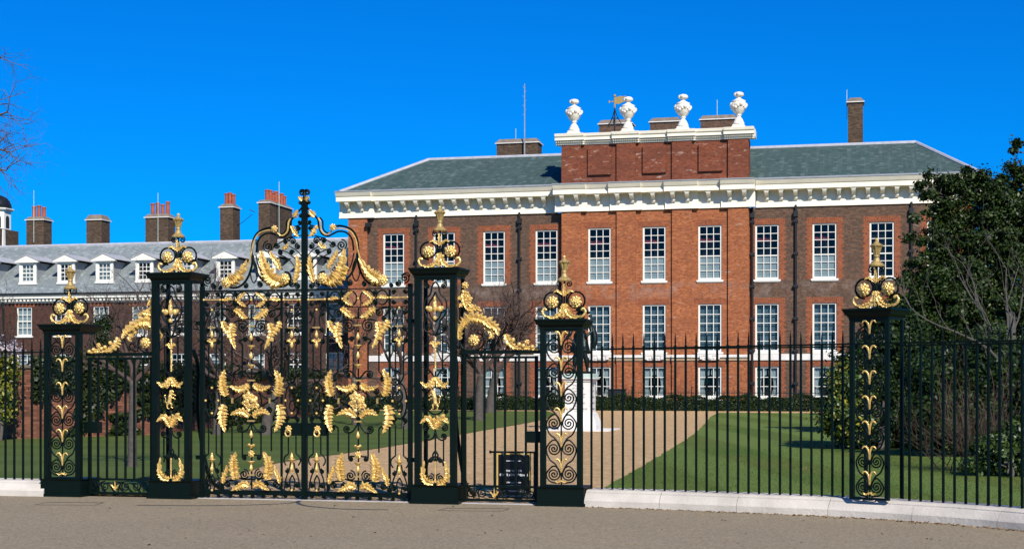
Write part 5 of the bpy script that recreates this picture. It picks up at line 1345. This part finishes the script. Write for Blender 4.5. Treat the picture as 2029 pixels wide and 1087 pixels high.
bm.tube([v(0,0,3.9), v(0,.05,4.6), v(0,.1,5.4), v(0,.02,6.2), v(0,0,6.6)], [.62*u,.60*u,.72*u,.80*u,.40*u], 12, flat=.75)
bm.tube([v(0,0,6.5), v(0,.1,6.9), v(0,.15,7.1)], [.26*u,.24*u,.3*u], 10); bm.ball(v(0,.15,7.35), (.36*u,.42*u,.5*u), 12, 10); bm.ball(v(0,.55,7.3), (.09*u,.12*u,.12*u), 6, 5)
for s in (-1, 1): bm.ball(v(s*.36,-.05,7.1), (.22*u,.3*u,.5*u), 8, 6)       # long curls
bm.tube([v(-.75,0,6.3), v(-1.15,.1,5.5), v(-1.25,.35,4.75), v(-1.45,.9,4.4)], [.34*u,.30*u,.26*u,.17*u], 9)
bm.tube([v(.75,0,6.3), v(1.3,-.15,5.6), v(1.45,.0,5.0), v(.95,.35,4.55)], [.34*u,.30*u,.26*u,.18*u], 9)
for (hx, hy, hz, dr) in ((-1.45,.95,4.35,-1), (.9,.42,4.5,1)):
    bm.ball(v(hx,hy,hz), (.17*u,.2*u,.2*u), 8, 6)
    for f in range(4): bm.tube([v(hx+(f-1.5)*.07,hy+.12,hz-.05), v(hx+(f-1.5)*.08,hy+.26,hz-.18), v(hx+(f-1.5)*.07,hy+.14,hz-.32)], [.055*u,.05*u,.04*u], 6)
    bm.tube([v(hx+dr*.12,hy,hz+.05), v(hx+dr*.24,hy+.14,hz-.06), v(hx+dr*.2,hy+.26,hz-.14)], [.06*u,.055*u,.045*u], 6)
bd_ = obj('body', bm, M['bronze'], stt, smooth=True, recalc=True)
md = bd_.modifiers.new('remesh', 'REMESH'); md.mode = 'VOXEL'; md.voxel_size = .02; md.use_smooth_shade = True
coat = MB(); n = 28; rows = []
for j in range(9):
    t = j/8; z = lerp(4.9, 2.35, t); rows.append((lerp(.74, 1.28, t), lerp(.60, .95, t), z))
vs_ = []
for j, (rx, ry, z) in enumerate(rows):
    for q in range(n):
        a = 2*math.pi*q/n; f = 1 + .10*(j/8)*math.sin(a*9) ; vs_.append(v(rx*f*math.cos(a), ry*f*math.sin(a)-.1, z+.15*(j/8)*math.cos(a-2)))
coat.add(vs_, [(j*n+q, j*n+(q+1) % n, (j+1)*n+(q+1) % n, (j+1)*n+q) for j in range(8) for q in range(n)])
co = obj('coat_skirt', coat, M['bronze'], stt, smooth=True); sm_ = co.modifiers.new('thick', 'SOLIDIFY'); sm_.thickness = .03
hat = MB().lathe([(.95*u,0),(.97*u,.05*u),(.45*u,.12*u),(.42*u,.42*u),(.25*u,.55*u),(.02*u,.58*u)], v(0,.1,7.62), 20, fn=lambda a, z: 1+.12*math.cos(2*a)*(1 if z < .1*u else 0))
hb_ = obj('hat', hat, M['bronze'], stt, smooth=True)
pl = MB()
for f in range(5): pl.ball(v(.3+.22*f, -.2-.08*f, 8.0-.06*f*f), (.26*u,.22*u,.2*u), 8, 6)
obj('plume', pl, M['bronze'], hb_, smooth=True)
obj('sash', MB().tube(smooth([v(.5,.55,6.1), v(0,.8,5.5), v(-.6,.62,4.7), v(-.75,.3,4.3)], 5), .12*u, 6, flat=.5), M['bronze'], stt)
obj('cape', MB().tube(smooth([v(1.2,-.6,6.0), v(1.6,-.7,4.9), v(1.75,-.6,3.8), v(1.5,-.5,2.9)], 5), [.25*u,.3*u,.34*u,.38*u,.4*u,.42*u,.42*u,.42*u,.42*u,.4*u,.4*u,.38*u,.36*u,.33*u,.3*u,.22*u], 8), M['bronze'], stt, smooth=True)
obj('staff', MB().tube([v(-1.5,1.15,4.5), v(-1.25,1.2,.02)], .05*u, 6), M['bronze'], stt)

# ================================================================== LOW RAILING, BEACON by the palace
YF = 89.9
lr = thing('low_railing', 'low black iron railing behind the clipped hedge along the palace', 'railing', (XA(1200, YF), YF, 0))
xa, xb = XA(690, YF), XA(1680, YF); zlr = PY(1300, 773, YF).z
obj('rail', MB().box(xa, xb, YF-.02, YF+.02, zlr-.16, zlr-.12).box(xa, xb, YF-.02, YF+.02, .12, .16), M['iron2'], lr)
lb = MB(); x = xa
while x < xb: lb.tube([(x, YF, .05), (x, YF, zlr-.02), (x, YF, zlr+.06)], [.011, .011, .002], 4); x += .155
o = obj('bars', lb, M['iron2'], lr); o['kind'] = 'stuff'
x = xa
while x < xb:
    obj('post', MB().tube([(x, YF, .03), (x, YF, zlr+.16)], .03, 6).ball((x, YF, zlr+.2), .055), M['iron2'], lr); x += 3.7
L = PG(1297, 812)
bc = thing('yellow_marker', 'small yellow marker box on a short post before the clipped hedge', 'marker', (L.x, L.y-.3, 0))
s = L.y/2900
obj('post', MB().tube([(L.x, L.y-.3, .01), (L.x, L.y-.3, .25)], .03, 6), M['white'], bc)
obj('box', MB().box(L.x-.12, L.x-.04, L.y-.36, L.y-.24, .25, .50).box(L.x+.04, L.x+.12, L.y-.36, L.y-.24, .25, .50).box(L.x-.11, L.x+.11, L.y-.34, L.y-.26, .30, .40), M['yellow'], bc)
x = XA(1222, 89.6); o = obj('equipment_cabinet', MB().box(x-.55, x+.55, 89.5, 89.85, .02, 1.28).box(x-.60, x+.60, 89.45, 89.88, 1.281, 1.33), M['iron2']); tag(o, 'dark cabinet standing by the low railing beneath a palace window', 'cabinet')

# ================================================================== VEGETATION
def leafmesh(name, pts, size, mat, up=0.3, out=None, aspect=.55, seed=0):
    """Small pointed leaves at the given points (N,3)."""
    g = np.random.default_rng(seed); N = len(pts); pts = np.asarray(pts, dtype=np.float64)
    nrm = g.normal(size=(N, 3))
    if out is not None: nrm = nrm*.75 + out
    nrm[:, 2] += up; nrm /= np.linalg.norm(nrm, axis=1)[:, None] + 1e-9
    a = g.normal(size=(N, 3)); u_ = np.cross(nrm, a); u_ /= np.linalg.norm(u_, axis=1)[:, None] + 1e-9; w_ = np.cross(nrm, u_)
    s = (size*g.uniform(.65, 1.25, N))[:, None]
    V = np.empty((N, 4, 3)); V[:, 0] = pts - u_*s; V[:, 1] = pts + w_*s*aspect + nrm*s*.12; V[:, 2] = pts + u_*s; V[:, 3] = pts - w_*s*aspect + nrm*s*.12
    me = bpy.data.meshes.new(name); me.vertices.add(N*4); me.loops.add(N*4); me.polygons.add(N)
    me.vertices.foreach_set('co', V.reshape(-1)); me.loops.foreach_set('vertex_index', np.arange(N*4, dtype=np.int32)); me.polygons.foreach_set('loop_start', np.arange(0, N*4, 4, dtype=np.int32))
    me.update(calc_edges=True); me.materials.append(mat); return me
def clump_points(ells, nclump, per, crad, seed, shell=.55):
    """Clumps through the volume of ellipsoids; returns points and their outward directions."""
    g = np.random.default_rng(seed); P = []; O = []
    vol = np.array([e[1][0]*e[1][1]*e[1][2] for e in ells]) ** .75; vol /= vol.sum()
    for (c, r_), f in zip(ells, vol):
        for k in range(max(3, int(nclump*f))):
            d = g.normal(size=3); d /= np.linalg.norm(d); rad = shell + (1.08-shell)*g.uniform()**.7
            cc = np.array(c) + d*np.array(r_)*rad
            m = int(per*g.uniform(.5, 1.5)); rr_ = crad*g.uniform(.55, 1.35)
            q = g.normal(size=(m, 3))*rr_*.5*np.array([1, 1, .75]); P.append(cc+q); O.append(np.repeat(d[None], m, 0)*.8 + q/(rr_+1e-6)*.5)
    P = np.concatenate(P); O = np.concatenate(O); ok = P[:, 2] > .06
    return P[ok], O[ok]
def PTv(px, py, t):
    d = ray(px); return Vector((d[0]*t, d[1]*t, EYE-(py-HOR)/F*t))
def ell_px(lst, t, ry=None):
    out = []
    for px, py, rx, rz in lst:
        out.append((PTv(px, py, t), (rx*t/F, (ry or rx*t/F), rz*t/F)))
    return out
def branch(mb, p, d, L, r, lev, rng, spread=.7, up=.12, nseg=4, kids=(4, 4, 4, 4, 3), shrink=.62, tips=None, sides=(6, 5, 4, 3, 3, 3), wob=.22):
    pts = [p.copy()]; dd = d.normalized(); rs = [r]
    for k in range(nseg):
        dd = (dd + Vector((rng.gauss(0, wob), rng.gauss(0, wob), rng.gauss(0, wob)+up*.5))).normalized()
        p = p + dd*(L/nseg); pts.append(p.copy()); rs.append(r*lerp(1, .45, (k+1)/nseg))
    mb.tube(pts, rs, sides[min(lev, 5)], cap=False)
    if lev >= len(kids):
        if tips is not None: tips.append(p)
        return
    for k in range(kids[lev]):
        t = lerp(.3, 1.0, (k+rng.random()*.8)/kids[lev]) if k < kids[lev]-1 else 1.0
        i = min(int(t*nseg), nseg-1); q = pts[i].lerp(pts[i+1], t*nseg-i)
        a = Vector((rng.gauss(0, 1), rng.gauss(0, 1), rng.gauss(0, .7))); a = (a - dd*a.dot(dd)).normalized()
        nd_ = (dd*(1-spread*.5) + a*spread*rng.uniform(.7, 1.2) + Vector((0, 0, up))).normalized()
        branch(mb, q, nd_, L*shrink*rng.uniform(.75, 1.2), r*lerp(.62, .42, t), lev+1, rng, spread, up, nseg, kids, shrink, tips, sides, wob)
def bare_tree(name, label, base, fork_h, lean, limbs, L, r, seed, kids=(4, 4, 4, 3), spread=.75, up=.10, mat='twig', tmat='bark', group='bare trees on the lawn', shrink=.62, minr=None):
    rng = random.Random(seed); t = thing(name, label, 'tree', base, group)
    top = base + Vector((lean[0], lean[1], fork_h))
    tr = MB(); pts = smooth([base - Vector((0, 0, .1)), base + Vector((lean[0]*.15, lean[1]*.15, fork_h*.35)), base + Vector((lean[0]*.6, lean[1]*.6, fork_h*.7)), top], 5)
    tr.tube(pts, [r*lerp(1.35, .85, (k/15)**.5)*(1+.06*math.sin(k*1.9)) for k in range(16)], 10)
    obj('trunk', tr, M[tmat], t, smooth=True)
    mb = MB()
    for dx, dy, dz in limbs:
        branch(mb, top - Vector((0, 0, .04)), Vector((dx, dy, dz)), L*rng.uniform(.85, 1.15), r*.62, 0, rng, spread, up, 4, kids, shrink)
    obj('crown', mb, M[mat], t, recalc=False)
    return t

# bare trees on the near lawn and along the palace
b = PG(262, 926)
bare_tree('bare_tree', 'bare young tree with forked dark trunk on the lawn before the ivy wall', b, 1.75, (.02, 0), [(-1,.2,1),(.9,.3,.9),(.3,-.4,1.3),(-.4,.5,1.1)], 1.25, .080, 3, (4, 4, 4, 3), up=.16)
b = PG(527, 862)
bare_tree('bare_tree', 'bare leaning tree on the lawn seen behind the gate lock boxes', b, 1.6, (.35, .1), [(-1,.1,.9),(1,.2,.9),(.2,-.5,1.2),(-.3,.5,1.1),(.6,.5,.5)], 1.9, .16, 5, (4, 4, 4, 4), up=.10)
b = PG(802, 850)
bare_tree('bare_tree', 'bare slim tree standing on the lawn edge behind the horned horse pier', b, 2.0, (-.15, .1), [(-1,.1,.7),(1,.2,.8),(.1,-.5,1.1),(-.5,.5,.9)], 2.0, .11, 8, (4, 4, 4, 4), up=.08)
b = PG(704, 842)
bare_tree('bare_tree', 'bare spreading tree on the lawn seen through the gate ornaments', b, 1.9, (-.1, .1), [(-1,.1,.7),(1,.2,.7),(.1,-.5,1.1),(-.5,.5,.9)], 2.1, .12, 21, (4, 4, 4, 4), up=.08)
b = PG(948, 833)
bare_tree('bare_tree', 'bushy bare tree on the lawn in front of the palace windows beside the drive', b, 2.1, (.15, 0), [(-.9,.1,.9),(.9,.2,.8),(.15,-.5,1.2),(-.3,.5,1.2),(.5,.1,1.2)], 2.3, .20, 9, (5, 4, 4, 4), up=.16)
b = PG(971, 817.5)
bare_tree('bare_tree', 'bare tree with pale slanting trunk close to the clipped hedge', b, 2.3, (.35, 0), [(-.8,.1,1.0),(.8,.2,.9),(.15,-.4,1.3),(-.3,.5,1.3),(.5,.1,1.3)], 2.7, .23, 12, (5, 4, 4, 4), up=.18)
b = PG(430, 862)
bare_tree('bare_tree', 'bare tree with many fine twigs growing against the garden wall', b, 1.8, (.1, .1), [(-1,.1,1),(1,.2,1),(.1,-.5,1.2),(-.5,.5,1.1)], 2.3, .13, 31, (4, 4, 4, 4), up=.18)
b = PG(330, 863)
bare_tree('bare_tree', 'tall thin bare tree before the slate roof of the brick range', b+Vector((0, 4, 0)), 2.4, (.1, .1), [(-.6,.1,1.4),(.7,.2,1.3),(.1,-.3,1.5),(-.3,.4,1.3)], 1.75, .07, 33, (4, 4, 3, 3), up=.3)
b = PG(90, 868)
bare_tree('bare_tree', 'bare tree with fine upright twigs behind the low pier by the garden wall', b+Vector((0, 4, 0)), 2.2, (.1, .1), [(-.6,.1,1.3),(.7,.2,1.2),(.1,-.3,1.4),(.9,.4,1.0)], 1.6, .065, 35, (4, 4, 3, 3), up=.25)

# plane tree whose hanging twigs reach into the sky
tP = 40.0; base = PG(-420, 758+F*EYE/tP)
pt = thing('plane_tree', 'large bare plane tree with hanging twigs and seed balls against the sky', 'tree', base)
rng = random.Random(77); zl = 9.5
obj('trunk', MB().tube(smooth([base-Vector((0,0,.1)), base+Vector((.1,0,3)), base+Vector((.2,.1,6)), base+Vector((.1,0,10.5))], 5), [.48,.44,.42,.40,.39,.38,.37,.36,.35,.34,.33,.31,.28,.25,.22,.2], 12), M['bark'], pt, smooth=True)
mb = MB(); tips = []
limbs = [[(-420,300),(-300,220),(-160,240),(-60,280),(20,302)], [(-420,250),(-280,150),(-150,140),(-60,190),(-5,205)], [(-420,200),(-300,60),(-140,60),(-40,120),(0,115)], [(-420,340),(-300,270),(-180,270),(-70,250),(15,222)], [(-420,360),(-280,330),(-140,318),(-50,325),(12,338)]]
for li, lm in enumerate(limbs):
    pts = smooth([PTv(a, c_, tP+rng.uniform(-.5, .5)) for a, c_ in lm], 5); m = len(pts)
    mb.tube(pts, [lerp(.10, .020, (k/(m-1))**.7) for k in range(m)], 6, cap=False)
    for k in range(m*11//20, m):
        if li in (1, 2) and k < m-3: continue
        for j in range(2 if li in (0, 3, 4) else 1):
            d = Vector((rng.uniform(.1, .9), rng.uniform(-.4, .4), rng.uniform(-.8, .5)))
            branch(mb, pts[k], d, rng.uniform(.55, 1.0), .013, 0, rng, .7, -.05, 4, (3, 3, 2), .6, tips, (4, 3, 3, 3), .2)
obj('crown', mb, M['planetwig'], pt, recalc=False)
sb = MB()
for q in tips:
    if rng.random() < .10: sb.ball((q.x, q.y, q.z-.05), .018, 6, 4)
o = obj('seed_balls', sb, M['twig'], pt); o['kind'] = 'stuff'

def leafy(name, label, cat, base, ells, nclump, per, crad, size, mat, seed, trunk=True, shell=.55, tr=.12, mat2=None, group=None, aspect=.55, extra=None, frac=.35):
    t = thing(name, label, cat, base, group)
    if trunk:
        rng = random.Random(seed); mb = MB()
        top = Vector(ells[0][0]); mb.tube(smooth([base-Vector((0,0,.1)), base.lerp(top, .35)+Vector((.1,0,0)), base.lerp(top, .7), top], 4), [tr*lerp(1, .4, k/12) for k in range(13)], 8)
        obj('trunk', mb, M['bark'], t, smooth=True)
        mb = MB()
        for c, r_ in ells:
            st_ = base.lerp(top, rng.uniform(.2, .6)); mid = st_.lerp(c, .5)+Vector((rng.uniform(-.2,.2), rng.uniform(-.2,.2), .1))
            mb.tube(smooth([st_, mid, Vector(c)], 4), [tr*lerp(.4, .12, k/8) for k in range(9)], 6)
            for k in range(10):
                d = Vector((rng.gauss(0,1), rng.gauss(0,1), rng.gauss(.2,.8))).normalized()
                mb.tube([Vector(c), Vector(c)+Vector((d.x*r_[0], d.y*r_[1], d.z*r_[2]))*.9], [tr*.1, tr*.03], 4)
        obj('limbs', mb, M['bark'], t)
    P, O = clump_points(ells, nclump, per, crad, seed, shell)
    if extra:
        P2, O2 = clump_points(extra, 240, 62, .17, seed+5, .1); P, O = np.concatenate([P, P2]), np.concatenate([O, O2])
        mb = MB(); rng = random.Random(seed)
        for c, r_ in extra: mb.tube(smooth([Vector(c)+Vector((1.0, .3, -.35)), Vector(c)+Vector((.4, .1, -.05)), Vector(c)-Vector((r_[0]*.7, 0, 0))], 3), [.022, .02, .018, .015, .012, .009, .005], 4)
        obj('twigs', mb, M['bark'], t)
    if mat2:
        half = np.random.default_rng(seed).uniform(size=len(P)) < frac  # random share of leaves takes the second leaf colour
        obj('second_leaves', leafmesh('second_leaves', P[half], size, M[mat2], .3, O[half], aspect, seed+1), None, t)
        P, O = P[~half], O[~half]
    obj('crown', leafmesh('crown', P, size, M[mat], .3, O, aspect, seed), None, t)
    return t
# evergreens by the railing pier
tE = 46.0
ev = [(1935,560,70,120),(1890,450,42,55),(1950,470,55,95),(2000,410,34,70),(2013,330,9,44),(1900,385,30,24),(1935,370,24,30),(1915,640,110,85),(2045,520,80,170),(1860,555,48,50),(1826,600,30,40),(1970,660,90,90),(1790,630,50,50),(1990,450,40,70),(2030,440,40,90)]
sp_ = [(1830,365,16,7),(1848,388,22,9),(1868,358,20,10),(1838,345,8,6),(1820,372,7,5),(1880,372,20,12),(1855,412,20,8),(1838,425,12,6),(1812,435,12,6),(1800,470,12,7),(1830,478,22,8),(1852,455,18,10),(1838,505,20,8),(1815,520,18,7),(1800,545,16,8),(1790,560,14,8),(1842,540,24,10),(1868,505,24,12),(1895,352,8,8),(1920,340,8,10),(1945,355,12,12),(1962,372,14,14),(1985,360,12,16),(2006,300,6,10),(2018,285,5,8),(2024,340,10,22),(2000,330,8,8),(1870,430,22,10),(1860,480,18,9),(1806,598,18,12),(1780,598,14,12),(1765,612,14,12)]
leafy('evergreen_tree', 'tall dark glossy evergreen tree covering the end of the palace', 'tree', PG(1930, HOR+F*EYE/tE), ell_px(ev, tE), 560, 210, .36, .062, 'evergreen', 41, shell=.25, tr=.22, mat2='ivy', extra=ell_px(sp_, tE))
tE = 38.0
ev = [(1745,740,50,90),(1770,670,45,60),(1705,750,40,70),(1730,845,70,42),(1800,760,60,80),(1800,850,60,40)]
leafy('evergreen_shrub', 'dark dense evergreen shrub behind the railing pier', 'shrub', PG(1745, 892), ell_px(ev, tE), 330, 170, .34, .06, 'evergreen', 43, shell=.3)
ev = [(1672,800,36,62),(1688,760,30,40),(1660,745,14,18),(1690,840,36,36),(1655,820,24,40)]
leafy('golden_shrub', 'rounded shrub with glossy yellow-green leaves on the lawn near the railing pier', 'shrub', PG(1678, 890), ell_px(ev, 37.0), 130, 120, .26, .055, 'shrub', 44, shell=.5, mat2='golden', frac=.3)
ev = [(1860,830,60,60),(1930,830,70,80),(2010,800,70,110),(1960,720,80,60),(2090,830,80,120),(1850,760,50,50)]
leafy('evergreen_shrub', 'dark broad shrub mass behind the bare twiggy bush', 'shrub', PG(1930, 905), ell_px(ev, 33.5), 400, 170, .32, .055, 'evergreen', 45, shell=.3)
ev = [(1985,895,52,38),(2035,880,50,60),(1945,910,25,25),(2080,900,50,50)]
leafy('leafy_shrub', 'low fresh green shrub beside the railings under the bare twiggy bush', 'shrub', PG(2000, 950), ell_px(ev, 26.5), 130, 110, .20, .045, 'shrub', 46, shell=.5, mat2='ivy', tr=.04)
# twiggy bush
bb = PG(1915, 935); tw = thing('twiggy_bush', 'bare brown twiggy bush growing at the edge of the lawn', 'shrub', bb); mb = MB(); rng = random.Random(5)
for k in range(34):
    a = rng.uniform(0, 6.28); d = Vector((math.cos(a)*.75, math.sin(a)*.6, rng.uniform(.5, 1.3))); o_ = Vector((rng.uniform(-.5,.5), rng.uniform(-.4,.4), 0))
    branch(mb, bb+o_-Vector((0,0,.03)), d, rng.uniform(.7, 1.25), .012, 0, rng, .55, .12, 4, (4, 3, 2), .6, None, (4, 3, 3, 3), .16)
obj('crown', mb, M['darktwig'], tw, recalc=False)
mb = MB()
for k in range(14):
    a = rng.uniform(0, 6.28); d = Vector((math.cos(a)*.45, math.sin(a)*.4, 1.1)); branch(mb, bb+Vector((rng.uniform(-.3,.5), rng.uniform(-.2,.2), -.03)), d, rng.uniform(1.2, 1.8), .013, 0, rng, .35, .15, 4, (3, 2), .5, None, (4, 3, 3), .1)
obj('pale_stems', mb, M['twig'], tw, recalc=False)
# pale bare tree
b = PG(1990, 905)
t_ = bare_tree('pale_tree', 'slender bare tree with pale bark in front of the evergreen', b, 2.5, (-.02, 0), [(-.35,0,1.5),(.35,.1,1.2),(-.7,-.1,1.1),(.1,.2,1.6)], 1.8, .042, 61, (3, 2, 2), .5, .25, 'palebark', 'palebark', None, .6)
pts = [PTv(a, c_, 32.5) for a, c_ in ((1982,715),(1950,685),(1900,660),(1850,640),(1810,615),(1790,585))]
mb = MB().tube(smooth(pts, 5), [lerp(.026, .008, k/25) for k in range(26)], 5); rng = random.Random(9)
for k in range(6): branch(mb, pts[min(k, 4)].lerp(pts[min(k, 4)+1], .4), Vector((-.5, 0, 1)), .7, .010, 0, rng, .5, .2, 4, (2, 2), .55, None, (4, 3, 3), .12)
obj('low_bough', mb, M['palebark'], t_)
b = PG(2004, 903)
o = obj('cut_trunk', MB().tube(smooth([b-Vector((0,0,.1)), b+Vector((.03,0,1.5)), b+Vector((0,0,3.1)), PTv(2001, 618, 34)], 5), [.12,.11,.11,.105,.10,.10,.10,.10,.098,.095,.095,.09,.09,.085,.08,.04], 9), M['palebark'], smooth=True); tag(o, 'pale cut-off trunk standing among the evergreens beyond the slender pale tree', 'trunk')

# hedge along the palace, ivy on the garden wall, shrubs by it
hd = thing('hedge', 'long clipped dark green hedge in front of the palace', 'hedge', (XA(1200, 89), 88.7, 0))
xa, xb = XA(640, 88.7), XA(1690, 88.7); g = np.random.default_rng(3); N = 26000
X_ = g.uniform(xa, xb, N); face = g.uniform(size=N); topz = .80 + .10*np.sin(X_*1.7) + .08*np.sin(X_*4.1+1) + g.normal(0, .05, N)
Yf = np.where(face < .6, 88.25 + .07*np.sin(X_*2.3) + np.abs(g.normal(0, .06, N)), g.uniform(88.25, 89.3, N)); Zf = np.where(face < .6, g.uniform(.03, 1, N)*topz, topz)
O_ = np.where((face < .6)[:, None], np.array([[0, -1, .2]]), np.array([[0, -.2, 1]]))
obj('crown', leafmesh('crown', np.stack([X_, Yf, Zf], 1), .07, M['hedge'], .1, O_, .6, 5), None, hd)
hm = MB(); 
for k in range(60):
    x = lerp(xa, xb, k/60); hm.box(x, lerp(xa, xb, (k+1)/60)-.02, 88.42, 89.25, .02, .62)
obj('stems', hm, M['soil'], hd)
def ivy(label, pxs, h0, h1, N, seed, mat='wallivy', size=.065, holes=.42):
    g = np.random.default_rng(seed); P = []; O = []
    for a, b in zip(gw, gw[1:]):
        d = (b-a).normalized(); n = Vector((d.y, -d.x, 0))
        for k in range(N):
            t = g.uniform(); q = a.lerp(b, t); px = proj(q)
            if not (pxs[0] < px < pxs[1]): continue
            z = g.uniform(.02, h1)
            f = noise.noise(Vector((q.x*.55, z*.8, seed)))+.5*noise.noise(Vector((q.x*1.7, z*1.9, seed+3)))
            if f + .5 < holes - (.25 if z > 1.5 else 0): continue
            e = abs(g.normal(0, .09))+.03; P.append((q.x+n.x*e, q.y+n.y*e, z)); O.append((n.x, n.y, .3))
    t = thing('ivy', label, 'ivy', (P[0][0], P[0][1], 0))
    obj('foliage', leafmesh('foliage', np.array(P), size, M[mat], .2, np.array(O), .7, seed), None, t)
ivy('dark ivy climbing the garden wall behind the low pier and its wicket', (60, 300), 0, 2.5, 26000, 7, holes=.50)
ivy('patchy ivy on the garden wall seen behind the tall double gate', (305, 690), 0, 2.4, 22000, 9, holes=.50)
ev = [(-8,775,28,44),(6,735,22,26),(-45,790,40,60),(-4,815,24,28)]
leafy('golden_shrub', 'shrub with yellow-green variegated leaves in front of the garden wall', 'shrub', PG(0, 874), ell_px(ev, 43.0), 110, 130, .26, .06, 'shrub', 51, shell=.5, mat2='golden', tr=.06, frac=.72)
b = PG(18, 868)
mg = bare_tree('blossom_tree', 'small tree with white blossom rising above the garden wall', b, 1.9, (0, .1), [(-.7,.1,1),(.7,.2,1),(.1,-.3,1.3)], 1.6, .07, 71, (4, 3, 3), .7, .2, group=None)
P, O = clump_points(ell_px([(15,690,34,26),(30,715,26,24),(-10,720,40,30)], 45), 60, 22, .14, 72, .3)
obj('blossom', leafmesh('blossom', P, .035, M['blossom'], .3, O, .8, 72), None, mg)
tB = F*EYE/(866-HOR)
ev = [(205,668,22,30),(206,640,10,16),(200,700,26,26),(215,720,24,40)]
leafy('pointed_bush', 'dark green pointed bush rising above the garden wall near the gilt crest', 'shrub', PG(207, 864)+Vector((0,1.2,0)), ell_px(ev, tB+1.5), 80, 110, .22, .05, 'hedge', 81, shell=.4, tr=.08)

# dead leaves blown against the kerb and under the shrubs
g = np.random.default_rng(21); P = []
for k in range(520):
    q_, t_2 = at_px(kr, g.uniform(1165, 2060)); P.append((q_.x+g.normal(0, .02), q_.y-abs(g.normal(0, .10))-.01, .006))
for k in range(160):
    q_ = PG(g.uniform(1440, 2000), g.uniform(893, 935)); P.append((q_.x, q_.y, .03))
for k in range(120):
    q_ = PG(g.uniform(0, 2000), g.uniform(1000, 1080)); P.append((q_.x, q_.y, .006))
me = leafmesh('leaf_litter', np.array(P), .022, leafmat('dead_leaf', (0.10, 0.045, 0.02), (0.36, 0.24, 0.10), .8, .0), 3.0, None, .6, 22)
o = obj('leaf_litter', me, None); tag(o, 'scattered dry brown leaves on the road along the pale kerb', 'leaf litter', kind='stuff')

# grass blades along the near lawn
g = np.random.default_rng(8); N = 52000
Xs = g.uniform(-11, 8, N*2); Ys = YG+.35+(g.uniform(size=N*2)**1.6)*17
def inside(poly, x, y):
    r_ = np.zeros(len(x), bool); n = len(poly)
    for i in range(n):
        (x0, y0), (x1, y1) = poly[i], poly[(i+1) % n]
        c_ = ((y0 > y) != (y1 > y)); r_ ^= c_ & (x < (x1-x0)*(y-y0)/(y1-y0+1e-12)+x0)
    return r_
pl_ = [(p.x, p.y) for p in lawnLs] + [(-70, farL), (-70, YG+.15), (XA(300, YG), YG+.15), (XA(300,YG), YG+1.0)]
pr_ = [(p.x, p.y) for p in lawnRs] + [(60, farR)] + list(reversed(kx[3:]))
ok = inside(pl_, Xs, Ys) | inside(pr_, Xs, Ys); Xs, Ys = Xs[ok], Ys[ok]; N = len(Xs)
hgt = g.uniform(.015, .035, N); an = g.uniform(0, 6.28, N); wd = .004
V = np.empty((N, 3, 3)); V[:, 0] = np.stack([Xs-wd*np.cos(an), Ys-wd*np.sin(an), np.full(N, .02)], 1); V[:, 1] = np.stack([Xs+wd*np.cos(an), Ys+wd*np.sin(an), np.full(N, .02)], 1)
V[:, 2] = np.stack([Xs+g.normal(0, .012, N), Ys+g.normal(0, .012, N), .02+hgt], 1)
me = bpy.data.meshes.new('grass'); me.vertices.add(N*3); me.loops.add(N*3); me.polygons.add(N)
me.vertices.foreach_set('co', V.reshape(-1)); me.loops.foreach_set('vertex_index', np.arange(N*3, dtype=np.int32)); me.polygons.foreach_set('loop_start', np.arange(0, N*3, 3, dtype=np.int32)); me.update(calc_edges=True)
me.materials.append(M['grassblade']); o = obj('grass', me, None); tag(o, 'short mown grass blades on the lawn near the railings', 'grass', kind='stuff')
